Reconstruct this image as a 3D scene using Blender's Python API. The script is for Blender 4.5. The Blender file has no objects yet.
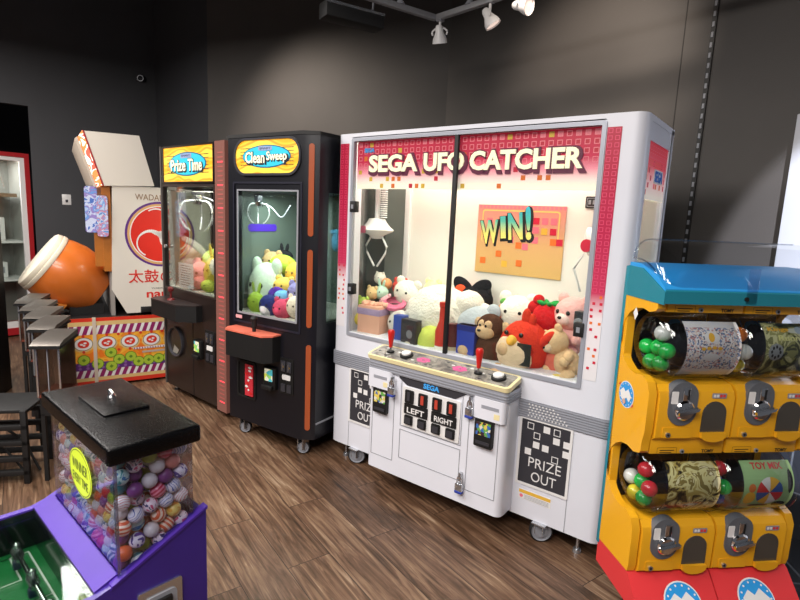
import bpy, bmesh, math, random
from math import sin, cos, pi, radians as rad, sqrt
from mathutils import Matrix, Vector, Euler
random.seed(7)
SC = bpy.context.scene
COL = SC.collection

# ------------------------------------------------------------------ colours / materials
def lin(h):
    h = h.lstrip('#')
    v = [int(h[i:i+2], 16)/255 for i in (0, 2, 4)]
    return tuple((x/12.92 if x <= .04045 else ((x+.055)/1.055)**2.4) for x in v) + (1.0,)

MATS = {}
def mat(name, col='#808080', rough=.5, metal=0., emit=0., ecol=None, bump=0., bscale=60., spec=.5, vary=0., vscale=6., coat=0.):
    if name in MATS: return MATS[name]
    m = bpy.data.materials.new(name); m.use_nodes = True
    nt = m.node_tree; b = nt.nodes['Principled BSDF']
    b.inputs['Base Color'].default_value = lin(col)
    b.inputs['Roughness'].default_value = rough
    b.inputs['Metallic'].default_value = metal
    b.inputs['Specular IOR Level'].default_value = spec
    if coat: b.inputs['Coat Weight'].default_value = coat
    if emit:
        b.inputs['Emission Color'].default_value = lin(ecol or col)
        b.inputs['Emission Strength'].default_value = emit
    tc = None
    if bump or vary:
        tc = nt.nodes.new('ShaderNodeTexCoord')
    if vary:
        n = nt.nodes.new('ShaderNodeTexNoise'); n.inputs['Scale'].default_value = vscale; n.inputs['Detail'].default_value = 5
        nt.links.new(tc.outputs['Object'], n.inputs['Vector'])
        r = nt.nodes.new('ShaderNodeValToRGB')
        c = lin(col)
        r.color_ramp.elements[0].position = .3; r.color_ramp.elements[1].position = .7
        r.color_ramp.elements[0].color = tuple(x*(1-vary) for x in c[:3])+(1,)
        r.color_ramp.elements[1].color = tuple(min(1, x*(1+vary)) for x in c[:3])+(1,)
        nt.links.new(n.outputs['Fac'], r.inputs['Fac']); nt.links.new(r.outputs['Color'], b.inputs['Base Color'])
    if bump:
        n = nt.nodes.new('ShaderNodeTexNoise'); n.inputs['Scale'].default_value = bscale; n.inputs['Detail'].default_value = 3
        nt.links.new(tc.outputs['Object'], n.inputs['Vector'])
        bp = nt.nodes.new('ShaderNodeBump'); bp.inputs['Strength'].default_value = bump; bp.inputs['Distance'].default_value = .01
        nt.links.new(n.outputs['Fac'], bp.inputs['Height']); nt.links.new(bp.outputs['Normal'], b.inputs['Normal'])
    MATS[name] = m
    return m

def glass(name, tint='#ffffff', refl=.06, rough=.02):
    if name in MATS: return MATS[name]
    m = bpy.data.materials.new(name); m.use_nodes = True
    nt = m.node_tree; nt.nodes.clear()
    o = nt.nodes.new('ShaderNodeOutputMaterial'); mx = nt.nodes.new('ShaderNodeMixShader')
    t = nt.nodes.new('ShaderNodeBsdfTransparent'); t.inputs['Color'].default_value = lin(tint)
    g = nt.nodes.new('ShaderNodeBsdfGlossy'); g.inputs['Roughness'].default_value = rough
    f = nt.nodes.new('ShaderNodeLayerWeight'); f.inputs['Blend'].default_value = .25
    ma = nt.nodes.new('ShaderNodeMath'); ma.operation = 'MULTIPLY_ADD'
    ma.inputs[1].default_value = .5; ma.inputs[2].default_value = refl
    nt.links.new(f.outputs['Fresnel'], ma.inputs[0])
    nt.links.new(ma.outputs[0], mx.inputs['Fac']); nt.links.new(t.outputs[0], mx.inputs[1]); nt.links.new(g.outputs[0], mx.inputs[2])
    nt.links.new(mx.outputs[0], o.inputs['Surface'])
    MATS[name] = m
    return m

def grad(name, stops, axis='Z', lo=0., hi=1., rough=.4, emit=0., kind='linear'):
    """printed colour run along an object axis between lo and hi"""
    if name in MATS: return MATS[name]
    m = bpy.data.materials.new(name); m.use_nodes = True
    nt = m.node_tree; b = nt.nodes['Principled BSDF']; b.inputs['Roughness'].default_value = rough
    tc = nt.nodes.new('ShaderNodeTexCoord'); s = nt.nodes.new('ShaderNodeSeparateXYZ'); mr = nt.nodes.new('ShaderNodeMapRange')
    nt.links.new(tc.outputs['Object'], s.inputs[0]); nt.links.new(s.outputs[axis], mr.inputs['Value'])
    mr.inputs['From Min'].default_value = lo; mr.inputs['From Max'].default_value = hi
    r = nt.nodes.new('ShaderNodeValToRGB')
    el = r.color_ramp.elements
    el[0].position = stops[0][0]; el[0].color = lin(stops[0][1]); el[1].position = stops[-1][0]; el[1].color = lin(stops[-1][1])
    for p, c in stops[1:-1]:
        e = el.new(p); e.color = lin(c)
    nt.links.new(mr.outputs[0], r.inputs['Fac']); nt.links.new(r.outputs['Color'], b.inputs['Base Color'])
    if emit:
        nt.links.new(r.outputs['Color'], b.inputs['Emission Color']); b.inputs['Emission Strength'].default_value = emit
    MATS[name] = m
    return m

def pattern(name, kind, cols, scale=8., rough=.35, dist=3., emit=0., detail=2.):
    """wave / noise / voronoi printed pattern through a stepped ramp of colours"""
    if name in MATS: return MATS[name]
    m = bpy.data.materials.new(name); m.use_nodes = True
    nt = m.node_tree; b = nt.nodes['Principled BSDF']; b.inputs['Roughness'].default_value = rough
    tc = nt.nodes.new('ShaderNodeTexCoord')
    if kind == 'wave':
        n = nt.nodes.new('ShaderNodeTexWave'); n.inputs['Distortion'].default_value = dist; out = n.outputs['Fac']
    elif kind == 'rings':
        n = nt.nodes.new('ShaderNodeTexWave'); n.wave_type = 'RINGS'; n.inputs['Distortion'].default_value = dist; out = n.outputs['Fac']
    elif kind == 'voronoi':
        n = nt.nodes.new('ShaderNodeTexVoronoi'); s = nt.nodes.new('ShaderNodeSeparateColor'); nt.links.new(n.outputs['Color'], s.inputs[0]); out = s.outputs[0]
    else:
        n = nt.nodes.new('ShaderNodeTexNoise'); n.inputs['Detail'].default_value = detail; n.inputs['Distortion'].default_value = dist*.3; out = n.outputs['Fac']
    n.inputs['Scale'].default_value = scale
    nt.links.new(tc.outputs['Object'], n.inputs['Vector'])
    r = nt.nodes.new('ShaderNodeValToRGB'); r.color_ramp.interpolation = 'CONSTANT' if kind != 'rings' else 'LINEAR'
    el = r.color_ramp.elements; k = len(cols)
    lo, hi = (.3, .7) if kind == 'noise' else (0., 1.)
    el[0].position = 0; el[0].color = lin(cols[0]); el[1].position = lo+(hi-lo)*(k-1)/k; el[1].color = lin(cols[-1])
    for i in range(1, k-1):
        e = el.new(lo+(hi-lo)*i/k); e.color = lin(cols[i])
    nt.links.new(out, r.inputs['Fac']); nt.links.new(r.outputs['Color'], b.inputs['Base Color'])
    if emit:
        nt.links.new(r.outputs['Color'], b.inputs['Emission Color']); b.inputs['Emission Strength'].default_value = emit
    MATS[name] = m
    return m

# ------------------------------------------------------------------ mesh builder
def rrect(x0, x1, z0, z1, r, n=5):
    pts = []
    for cx, cz, a in ((x1-r, z0+r, -90), (x1-r, z1-r, 0), (x0+r, z1-r, 90), (x0+r, z0+r, 180)):
        for i in range(n+1):
            t = rad(a+90*i/n); pts.append((cx+r*cos(t), cz+r*sin(t)))
    return pts
def ellipse(cx, cz, rx, rz, n=32):
    return [(cx+rx*cos(2*pi*i/n), cz+rz*sin(2*pi*i/n)) for i in range(n)]
def T_front(y0=0.):   # (u,v,w) -> x=u, z=v, w toward the viewer (-y)
    return Matrix(((1, 0, 0, 0), (0, 0, -1, y0), (0, 1, 0, 0), (0, 0, 0, 1)))
def T_right(x0=0.):   # (u,v,w) -> y=u, z=v, w toward +x
    return Matrix(((0, 0, 1, x0), (1, 0, 0, 0), (0, 1, 0, 0), (0, 0, 0, 1)))
I4 = Matrix.Identity(4)

class MB:
    def __init__(s, T=None):
        s.bm = bmesh.new(); s.mats = []; s.T = T or I4
    def mi(s, m):
        if m not in s.mats: s.mats.append(m)
        return s.mats.index(m)
    def v(s, co): return s.bm.verts.new(s.T @ Vector(co))
    def face(s, vs, m):
        try:
            f = s.bm.faces.new(vs); f.material_index = s.mi(m); f.smooth = True
            return f
        except ValueError: return None
    def add_bm(s, b2, m, M=None):
        M = s.T @ (M or I4); mp = {}
        for v in b2.verts: mp[v] = s.bm.verts.new(M @ v.co)
        for f in b2.faces:
            g = s.face([mp[v] for v in f.verts], m)
        b2.free()
    def box(s, x0, x1, y0, y1, z0, z1, m, bev=0., seg=2):
        b = bmesh.new(); bmesh.ops.create_cube(b, size=1)
        for v in b.verts:
            v.co = Vector(((x0+x1)/2+v.co.x*(x1-x0), (y0+y1)/2+v.co.y*(y1-y0), (z0+z1)/2+v.co.z*(z1-z0)))
        if bev: bmesh.ops.bevel(b, geom=list(b.edges), offset=bev, segments=seg, affect='EDGES', profile=.5)
        s.add_bm(b, m); return s
    def poly(s, pts, w, m):
        s.face([s.v((a, b, w)) for a, b in pts], m); return s
    def prism(s, pts, w0, w1, m, mside=None):
        """polygon (u,v) extruded from w0 to w1 in the T frame"""
        a = [s.v((p[0], p[1], w0)) for p in pts]; b = [s.v((p[0], p[1], w1)) for p in pts]
        n = len(pts)
        s.face(a[::-1], m); s.face(b, m)
        for i in range(n): s.face([a[i], a[(i+1) % n], b[(i+1) % n], b[i]], mside or m)
        return s
    def ring(s, po, pi_, w0, w1, m):
        n = len(po)
        A = [[s.v((p[0], p[1], w)) for p in P] for P, w in ((po, w0), (pi_, w0), (pi_, w1), (po, w1))]
        for k in range(4):
            B = A[(k+1) % 4]
            for i in range(n): s.face([A[k][i], A[k][(i+1) % n], B[(i+1) % n], B[i]], m)
        return s
    def flatring(s, po, pi_, w, m):
        n = len(po); a = [s.v((p[0], p[1], w)) for p in po]; b = [s.v((p[0], p[1], w)) for p in pi_]
        for i in range(n): s.face([a[i], a[(i+1) % n], b[(i+1) % n], b[i]], m)
        return s
    def disc(s, cx, cz, r, w, m, rz=None, n=28): return s.poly(ellipse(cx, cz, r, rz or r, n), w, m)
    def cyl(s, p0, p1, r, m, r1=None, n=20):
        p0, p1 = Vector(p0), Vector(p1); d = p1-p0; L = d.length
        q = d.to_track_quat('Z', 'Y').to_matrix().to_4x4()
        b = bmesh.new(); bmesh.ops.create_cone(b, cap_ends=True, segments=n, radius1=r, radius2=r if r1 is None else r1, depth=L)
        s.add_bm(b, m, Matrix.Translation((p0+p1)/2) @ q); return s
    def lathe(s, prof, org, ax, m, n=32, mats=None):
        q = Vector(ax).to_track_quat('Z', 'Y').to_matrix().to_4x4(); M = Matrix.Translation(org) @ q
        rows = []
        for r, z in prof:
            rows.append([s.v(M @ Vector((r*cos(2*pi*i/n), r*sin(2*pi*i/n), z))) for i in range(n)] if r > 1e-6 else [s.v(M @ Vector((0, 0, z)))])
        for k in range(len(rows)-1):
            a, b = rows[k], rows[k+1]; mm = mats[k] if mats else m
            for i in range(n):
                j = (i+1) % n
                if len(a) == 1 and len(b) == 1: continue
                if len(a) == 1: s.face([a[0], b[j], b[i]], mm)
                elif len(b) == 1: s.face([a[i], a[j], b[0]], mm)
                else: s.face([a[i], a[j], b[j], b[i]], mm)
        return s
    def ell(s, c, r, m, rot=(0, 0, 0), sub=3, fluff=0.):
        b = bmesh.new(); bmesh.ops.create_icosphere(b, subdivisions=sub, radius=1)
        if not hasattr(r, '__len__'): r = (r, r, r)
        if fluff:
            for v in b.verts: v.co *= 1+random.uniform(-fluff, fluff)
        M = Matrix.Translation(c) @ Euler(rot).to_matrix().to_4x4() @ Matrix.Diagonal((*r, 1))
        s.add_bm(b, m, M); return s
    def tube(s, pts, r, m, n=8):
        pts = [Vector(p) for p in pts]; rows = []
        for i, p in enumerate(pts):
            d = (pts[min(i+1, len(pts)-1)]-pts[max(i-1, 0)]).normalized()
            q = d.to_track_quat('Z', 'Y').to_matrix()
            rr = r[i] if hasattr(r, '__len__') else r
            rows.append([s.v(p + q @ Vector((rr*cos(2*pi*k/n), rr*sin(2*pi*k/n), 0))) for k in range(n)])
        for a, b in zip(rows, rows[1:]):
            for k in range(n): s.face([a[k], a[(k+1) % n], b[(k+1) % n], b[k]], m)
        s.face(rows[0][::-1], m); s.face(rows[-1], m)
        return s
    def build(s, name, parent=None, loc=None, yaw=None, angle=38):
        bmesh.ops.recalc_face_normals(s.bm, faces=list(s.bm.faces))
        me = bpy.data.meshes.new(name); s.bm.to_mesh(me); s.bm.free()
        for m in s.mats: me.materials.append(m)
        me.set_sharp_from_angle(angle=rad(angle))
        o = bpy.data.objects.new(name, me); COL.objects.link(o)
        if parent: o.parent = parent
        if loc is not None: o.location = loc
        if yaw is not None: o.rotation_euler = (0, 0, yaw)
        return o

def spline(pts, n=8):
    """Catmull-Rom through points"""
    P = [Vector(p) for p in pts]; P = [P[0]*2-P[1]]+P+[P[-1]*2-P[-2]]; out = []
    for i in range(1, len(P)-2):
        for k in range(n):
            t = k/n; a, b, c, d = P[i-1:i+3]
            out.append(.5*((2*b)+(c-a)*t+(2*a-5*b+4*c-d)*t*t+(3*b-a-3*c+d)*t**3))
    out.append(P[-2]); return out

def text(name, body, m, T, cx, cz, w=None, h=None, parent=None, ext=.001, bold=0., shear=0., rot=0., space=1., off=.0):
    """lettering as a mesh, centred on (cx,cz) of plane T, fitted to width w and/or cap height h"""
    cu = bpy.data.curves.new(name, 'FONT'); cu.body = body; cu.extrude = .02; cu.offset = bold; cu.shear = shear
    cu.space_character = space; cu.align_x = 'CENTER'; cu.resolution_u = 3
    ob = bpy.data.objects.new(name, cu); COL.objects.link(ob)
    dg = bpy.context.evaluated_depsgraph_get(); dg.update()
    me = bpy.data.meshes.new_from_object(ob.evaluated_get(dg))
    bpy.data.objects.remove(ob); bpy.data.curves.remove(cu)
    me.name = name
    if len(me.vertices) == 0: return None
    xs = [v.co.x for v in me.vertices]; ys = [v.co.y for v in me.vertices]
    bw, bh = max(xs)-min(xs), max(ys)-min(ys)
    sx = w/bw if w else h/bh
    sy = h/bh if h else sx
    mx, my = (max(xs)+min(xs))/2, (max(ys)+min(ys))/2
    R = Matrix.Rotation(rot, 4, 'Z')
    for v in me.vertices:
        p = R @ Vector(((v.co.x-mx)*sx, (v.co.y-my)*sy, 0))
        wv = off + (ext if v.co.z > 0 else 0)
        v.co = T @ Vector((cx+p.x, cz+p.y, wv))
    me.materials.clear(); me.materials.append(m)
    o = bpy.data.objects.new(name, me); COL.objects.link(o)
    if parent: o.parent = parent
    return o

def thing(name, label, cat, loc=(0, 0, 0), yaw=0., group=None):
    o = bpy.data.objects.new(name, None); COL.objects.link(o)
    o.location = loc; o.rotation_euler = (0, 0, yaw); o.empty_display_size = .1
    return tag(o, label, cat, group)
def tag(o, label, cat, group=None, kind=None):
    o['label'] = label; o['category'] = cat
    if group: o['group'] = group
    if kind: o['kind'] = kind
    return o
def struct(o): o['kind'] = 'structure'; return o
def lab(o, l): o['label'] = l; return o

# ------------------------------------------------------------------ common materials
WHITE = mat('white_cabinet', '#dddfe8', .32, vary=.03, vscale=3)
WHITE2 = mat('white_plastic', '#e4e3e2', .3)
IVORY = mat('ivory_interior', '#e9e7de', .5)
CREAM = mat('cream_trim', '#e6d9a8', .4)
BLACK = mat('black_laminate', '#101013', .35, vary=.1, vscale=5)
BLACKM = mat('black_matte', '#0b0b0c', .6)
DARKG = mat('dark_grey_plastic', '#34343a', .45)
GREY = mat('grey_plastic', '#8d8f96', .4)
LGREY = mat('light_grey_alloy', '#a9adb8', .35, metal=.3)
SILVER = mat('brushed_silver', '#c2c4c8', .25, metal=.9)
CHROME = mat('chrome', '#e6e6e8', .08, metal=1.)
RED = mat('red_plastic', '#c5201c', .3)
GLASS = glass('clear_glass', '#fbfffd', .035)
SMOKE = glass('tinted_glass', '#a9b4b0', .34, .12)
ACRYL = glass('clear_acrylic', '#f7f9ff', .05, .04)
SHELLG = glass('clear_dome_plastic', '#eef1f4', .07, .06)
RUBBER = mat('rubber', '#1a1a1b', .7)
WHEELG = mat('grey_wheel', '#9b9b9a', .5)
LAMP = mat('lamp_panel', '#ffffff', .5, emit=7., ecol='#fff6e2')

def add_light(kind, name, loc, energy, col='#fff4e6', size=.5, size_y=None, target=None, spot=60, blend=.6):
    l = bpy.data.lights.new(name, kind); l.energy = energy; l.color = lin(col)[:3]
    if kind == 'AREA':
        l.size = size
        if size_y: l.shape = 'RECTANGLE'; l.size_y = size_y
    elif kind == 'SPOT': l.spot_size = rad(spot); l.spot_blend = blend; l.shadow_soft_size = size
    else: l.shadow_soft_size = size
    o = bpy.data.objects.new(name, l); COL.objects.link(o); o.location = loc
    if target is not None:
        o.rotation_euler = (Vector(target)-Vector(loc)).to_track_quat('-Z', 'Y').to_euler()
    return o

#SECTION camera
f_px = 528.5702
yaw, pitch, roll = .6515107666, .1578267689, .0444459154
fw = Vector((-sin(yaw)*cos(pitch), cos(yaw)*cos(pitch), -sin(pitch)))
r0 = Vector((cos(yaw), sin(yaw), 0)); u0 = r0.cross(fw)
r = r0*cos(roll)+u0*sin(roll); u = -r0*sin(roll)+u0*cos(roll)
cd = bpy.data.cameras.new('camera'); cam = bpy.data.objects.new('camera', cd); COL.objects.link(cam)
cam.matrix_world = Matrix(((r.x, u.x, -fw.x, 2.288747), (r.y, u.y, -fw.y, -2.321258), (r.z, u.z, -fw.z, 1.5443225), (0, 0, 0, 1)))
cd.sensor_width = 36; cd.lens = f_px/800*36; cd.clip_start = .02
SC.camera = cam

#SECTION room
def wood_floor():
    m = bpy.data.materials.new('wood_plank_floor'); m.use_nodes = True
    nt = m.node_tree; b = nt.nodes['Principled BSDF']; L = nt.links.new
    tc = nt.nodes.new('ShaderNodeTexCoord'); mp = nt.nodes.new('ShaderNodeMapping')
    mp.inputs['Rotation'].default_value = (0, 0, rad(17)); mp.inputs['Location'].default_value = (.31, .07, 0)
    L(tc.outputs['Object'], mp.inputs[0])
    br = nt.nodes.new('ShaderNodeTexBrick'); br.offset = .37; br.squash = 1
    br.inputs['Color1'].default_value = (.15, .15, .15, 1); br.inputs['Color2'].default_value = (.85, .85, .85, 1); br.inputs['Mortar'].default_value = (0, 0, 0, 1)
    br.inputs['Scale'].default_value = 1; br.inputs['Mortar Size'].default_value = .0018; br.inputs['Bias'].default_value = 0
    br.inputs['Brick Width'].default_value = 1.22; br.inputs['Row Height'].default_value = .205
    L(mp.outputs[0], br.inputs['Vector'])
    # per plank shift of the grain
    mul = nt.nodes.new('ShaderNodeVectorMath'); mul.operation = 'MULTIPLY_ADD'
    L(br.outputs['Color'], mul.inputs[0]); mul.inputs[1].default_value = (7, 3, 5); L(mp.outputs[0], mul.inputs[2])
    st = nt.nodes.new('ShaderNodeMapping'); st.inputs['Scale'].default_value = (1.1, 15, 1); L(mul.outputs[0], st.inputs[0])
    n1 = nt.nodes.new('ShaderNodeTexNoise'); n1.inputs['Scale'].default_value = 2.2; n1.inputs['Detail'].default_value = 9; n1.inputs['Roughness'].default_value = .62; n1.inputs['Distortion'].default_value = 1.3
    L(st.outputs[0], n1.inputs['Vector'])
    n2 = nt.nodes.new('ShaderNodeTexNoise'); n2.inputs['Scale'].default_value = 2.1; n2.inputs['Detail'].default_value = 4
    L(mul.outputs[0], n2.inputs['Vector'])
    mx = nt.nodes.new('ShaderNodeMath'); mx.operation = 'MULTIPLY_ADD'; mx.inputs[1].default_value = .42; L(n2.outputs['Fac'], mx.inputs[0]); L(n1.outputs['Fac'], mx.inputs[2])
    pl = nt.nodes.new('ShaderNodeMath'); pl.operation = 'MULTIPLY_ADD'; pl.inputs[1].default_value = .16
    sp = nt.nodes.new('ShaderNodeSeparateColor'); L(br.outputs['Color'], sp.inputs[0]); L(sp.outputs[0], pl.inputs[0]); L(mx.outputs[0], pl.inputs[2])
    rp = nt.nodes.new('ShaderNodeValToRGB'); el = rp.color_ramp.elements
    el[0].position = .52; el[0].color = lin('#271b15'); el[1].position = 1.06; el[1].color = lin('#9a836c')
    for p, c in ((.65, '#44301f'), (.79, '#644a38'), (.92, '#80664f')):
        e = el.new(p); e.color = lin(c)
    L(pl.outputs[0], rp.inputs['Fac'])
    dk = nt.nodes.new('ShaderNodeMix'); dk.data_type = 'RGBA'; dk.blend_type = 'MIX'; dk.inputs['B'].default_value = lin('#20150f')
    L(br.outputs['Fac'], dk.inputs['Factor']); L(rp.outputs['Color'], dk.inputs['A'])
    L(dk.outputs['Result'], b.inputs['Base Color'])
    b.inputs['Roughness'].default_value = .42
    bp = nt.nodes.new('ShaderNodeBump'); bp.inputs['Strength'].default_value = .25; bp.inputs['Distance'].default_value = .004
    L(n1.outputs['Fac'], bp.inputs['Height']); L(bp.outputs['Normal'], b.inputs['Normal'])
    return m
def tile_mat():
    m = bpy.data.materials.new('slate_tile'); m.use_nodes = True
    nt = m.node_tree; b = nt.nodes['Principled BSDF']; L = nt.links.new
    tc = nt.nodes.new('ShaderNodeTexCoord'); mp = nt.nodes.new('ShaderNodeMapping'); mp.inputs['Rotation'].default_value = (0, 0, rad(-30)); L(tc.outputs['Object'], mp.inputs[0])
    br = nt.nodes.new('ShaderNodeTexBrick'); br.offset = 0
    br.inputs['Color1'].default_value = lin('#22252b'); br.inputs['Color2'].default_value = lin('#282b32'); br.inputs['Mortar'].default_value = lin('#565b63')
    br.inputs['Scale'].default_value = 1; br.inputs['Mortar Size'].default_value = .006; br.inputs['Brick Width'].default_value = .4; br.inputs['Row Height'].default_value = .4
    L(mp.outputs[0], br.inputs['Vector']); L(br.outputs['Color'], b.inputs['Base Color']); b.inputs['Roughness'].default_value = .35
    return m
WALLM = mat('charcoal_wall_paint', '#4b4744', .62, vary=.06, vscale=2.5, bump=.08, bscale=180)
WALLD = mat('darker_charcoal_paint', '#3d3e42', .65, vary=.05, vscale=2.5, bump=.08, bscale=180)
CEILM = mat('black_ceiling_paint', '#101114', .8)

def wall(name, a, b, z0, z1, m, th=.08):
    """wall slab whose visible face runs a -> b (slab behind it, on the left of a->b)"""
    a, b = Vector((*a, 0)), Vector((*b, 0)); d = (b-a); L = d.length
    o = MB().box(0, L, 0, th, z0, z1, m).build(name, loc=a, yaw=math.atan2(d.y, d.x))
    return struct(o)
fl = MB().box(-9, 5, -7, 5, -.05, 0, wood_floor()).build('floor'); struct(fl)
tl = MB().poly([(1.98, .02), (2.35, .39), (2.72, .02), (3.6, .9), (3.6, .6), (3.6, 1.1), (1.9, 1.02)], .0, tile_mat())
tl.bm.clear(); tl.box(2.02, 4.6, .06, 1.6, .0, .006, tile_mat()); tl = tl.build('floor_tile'); struct(tl)
ce = MB().box(-9, 5, -7, 5, 4.4, 4.45, CEILM).build('ceiling'); struct(ce)
PK = (-.3, 1.6); PA = (-2.81, .95); PF = (-4.3, 1.19)
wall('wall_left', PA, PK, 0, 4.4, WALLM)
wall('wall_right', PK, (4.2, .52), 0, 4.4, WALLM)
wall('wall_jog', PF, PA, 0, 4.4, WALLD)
# far wall with a doorway in it
dv = Vector((-.28, -1.0)).normalized()
def far(t): return (PF[0]+dv.x*t, PF[1]+dv.y*t)
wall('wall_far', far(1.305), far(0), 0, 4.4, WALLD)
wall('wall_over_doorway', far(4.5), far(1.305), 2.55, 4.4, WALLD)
# seams on the right wall (cover strip and slotted standard)
dB = (Vector((4.2, .52))-Vector(PK)); dB.normalize(); yB = math.atan2(dB.y, dB.x)
sb = MB(); sb.box(1.925, 1.93, -.003, 0, 0, 4.4, mat('seam', '#2e2c2a', .7)); 
struct(sb.build('trim_1', loc=(*PK, 0), yaw=yB))
sb = MB(); sb.box(2.072, 2.096, -.012, 0, 0, 4.4, mat('standard_dark', '#1c1b1a', .5))
for i in range(80): sb.box(2.078, 2.090, -.016, -.011, .03+i*.053, .056+i*.053, GREY)
struct(sb.build('trim_2', loc=(*PK, 0), yaw=yB))
# white pilaster at the far right
wp = MB(); wp.box(2.535, 3.4, -.03, 0, 1.0, 2.12, mat('white_board', '#c9ccd4', .5), .004)
struct(wp.build('trim_3', loc=(*PK, 0), yaw=yB))
sk = MB(); sk.box(2.42, 3.6, -.034, 0, 0, 1.0, mat('slate_wall_tile', '#2b2e35', .35)); GRT = mat('grout', '#5d626a', .7)
for i in range(4): sk.box(2.42+i*.32, 2.428+i*.32, -.0355, -.03, 0, 1.0, GRT)
for i in range(4): sk.box(2.42, 3.6, -.0355, -.03, .24+i*.24, .247+i*.24, GRT)
struct(sk.build('trim_5', loc=(*PK, 0), yaw=yB))
th = MB(); th.box(0, .9, 0, .03, 0, .008, SILVER, .002); th.box(0, .9, .034, .052, 0, .007, BLACKM); th.box(0, .9, .056, .075, 0, .006, SILVER, .002)
struct(th.build('trim_4', loc=(1.79, -.25, 0), yaw=rad(-52)))

#SECTION ufo
CAND = []
SEGAB = mat('logo_blue', '#1f6fd0', .4)
PINKSQ = mat('pink_square', '#e46f80', .4, emit=.1)
REDSQ = mat('red_square', '#c81c3a', .4, emit=.08)
ORGSQ = mat('orange_square', '#e2702a', .4, emit=.05)
YELSQ = mat('yellow_square', '#dfb03f', .4, emit=.05)
def sq(mb, cx, cz, h, w, m, line=0.):
    o = [(cx-h, cz-h), (cx+h, cz-h), (cx+h, cz+h), (cx-h, cz+h)]
    if line:
        i = [(cx+(a-cx)*(1-line), cz+(b-cz)*(1-line)) for a, b in o]; mb.flatring(o, i, w, m)
    else: mb.poly(o, w, m)
def caster(parent, x, y, zt, R=.045):
    c = MB(); c.box(x-.035, x+.035, y-.035, y+.035, zt-.008, zt, SILVER, .003)
    c.box(x-.022, x-.018, y-.02, y+.04, R*.8, zt-.006, SILVER); c.box(x+.018, x+.022, y-.02, y+.04, R*.8, zt-.006, SILVER)
    c = c.build('caster', parent)
    w = MB(); w.lathe([(0, -.014), (R*.55, -.014), (R*.6, -.009), (R*.8, -.009), (R*.86, -.015), (R, -.011), (R, .011), (R*.86, .015), (R*.8, .009), (R*.6, .009), (R*.55, .014), (0, .014)], (x, y+.012, R), (.55, -.83, 0), WHEELG, 28,
        mats=[GREY]*4+[RUBBER]*3+[GREY]*4)
    w.build('wheel', c)

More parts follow.
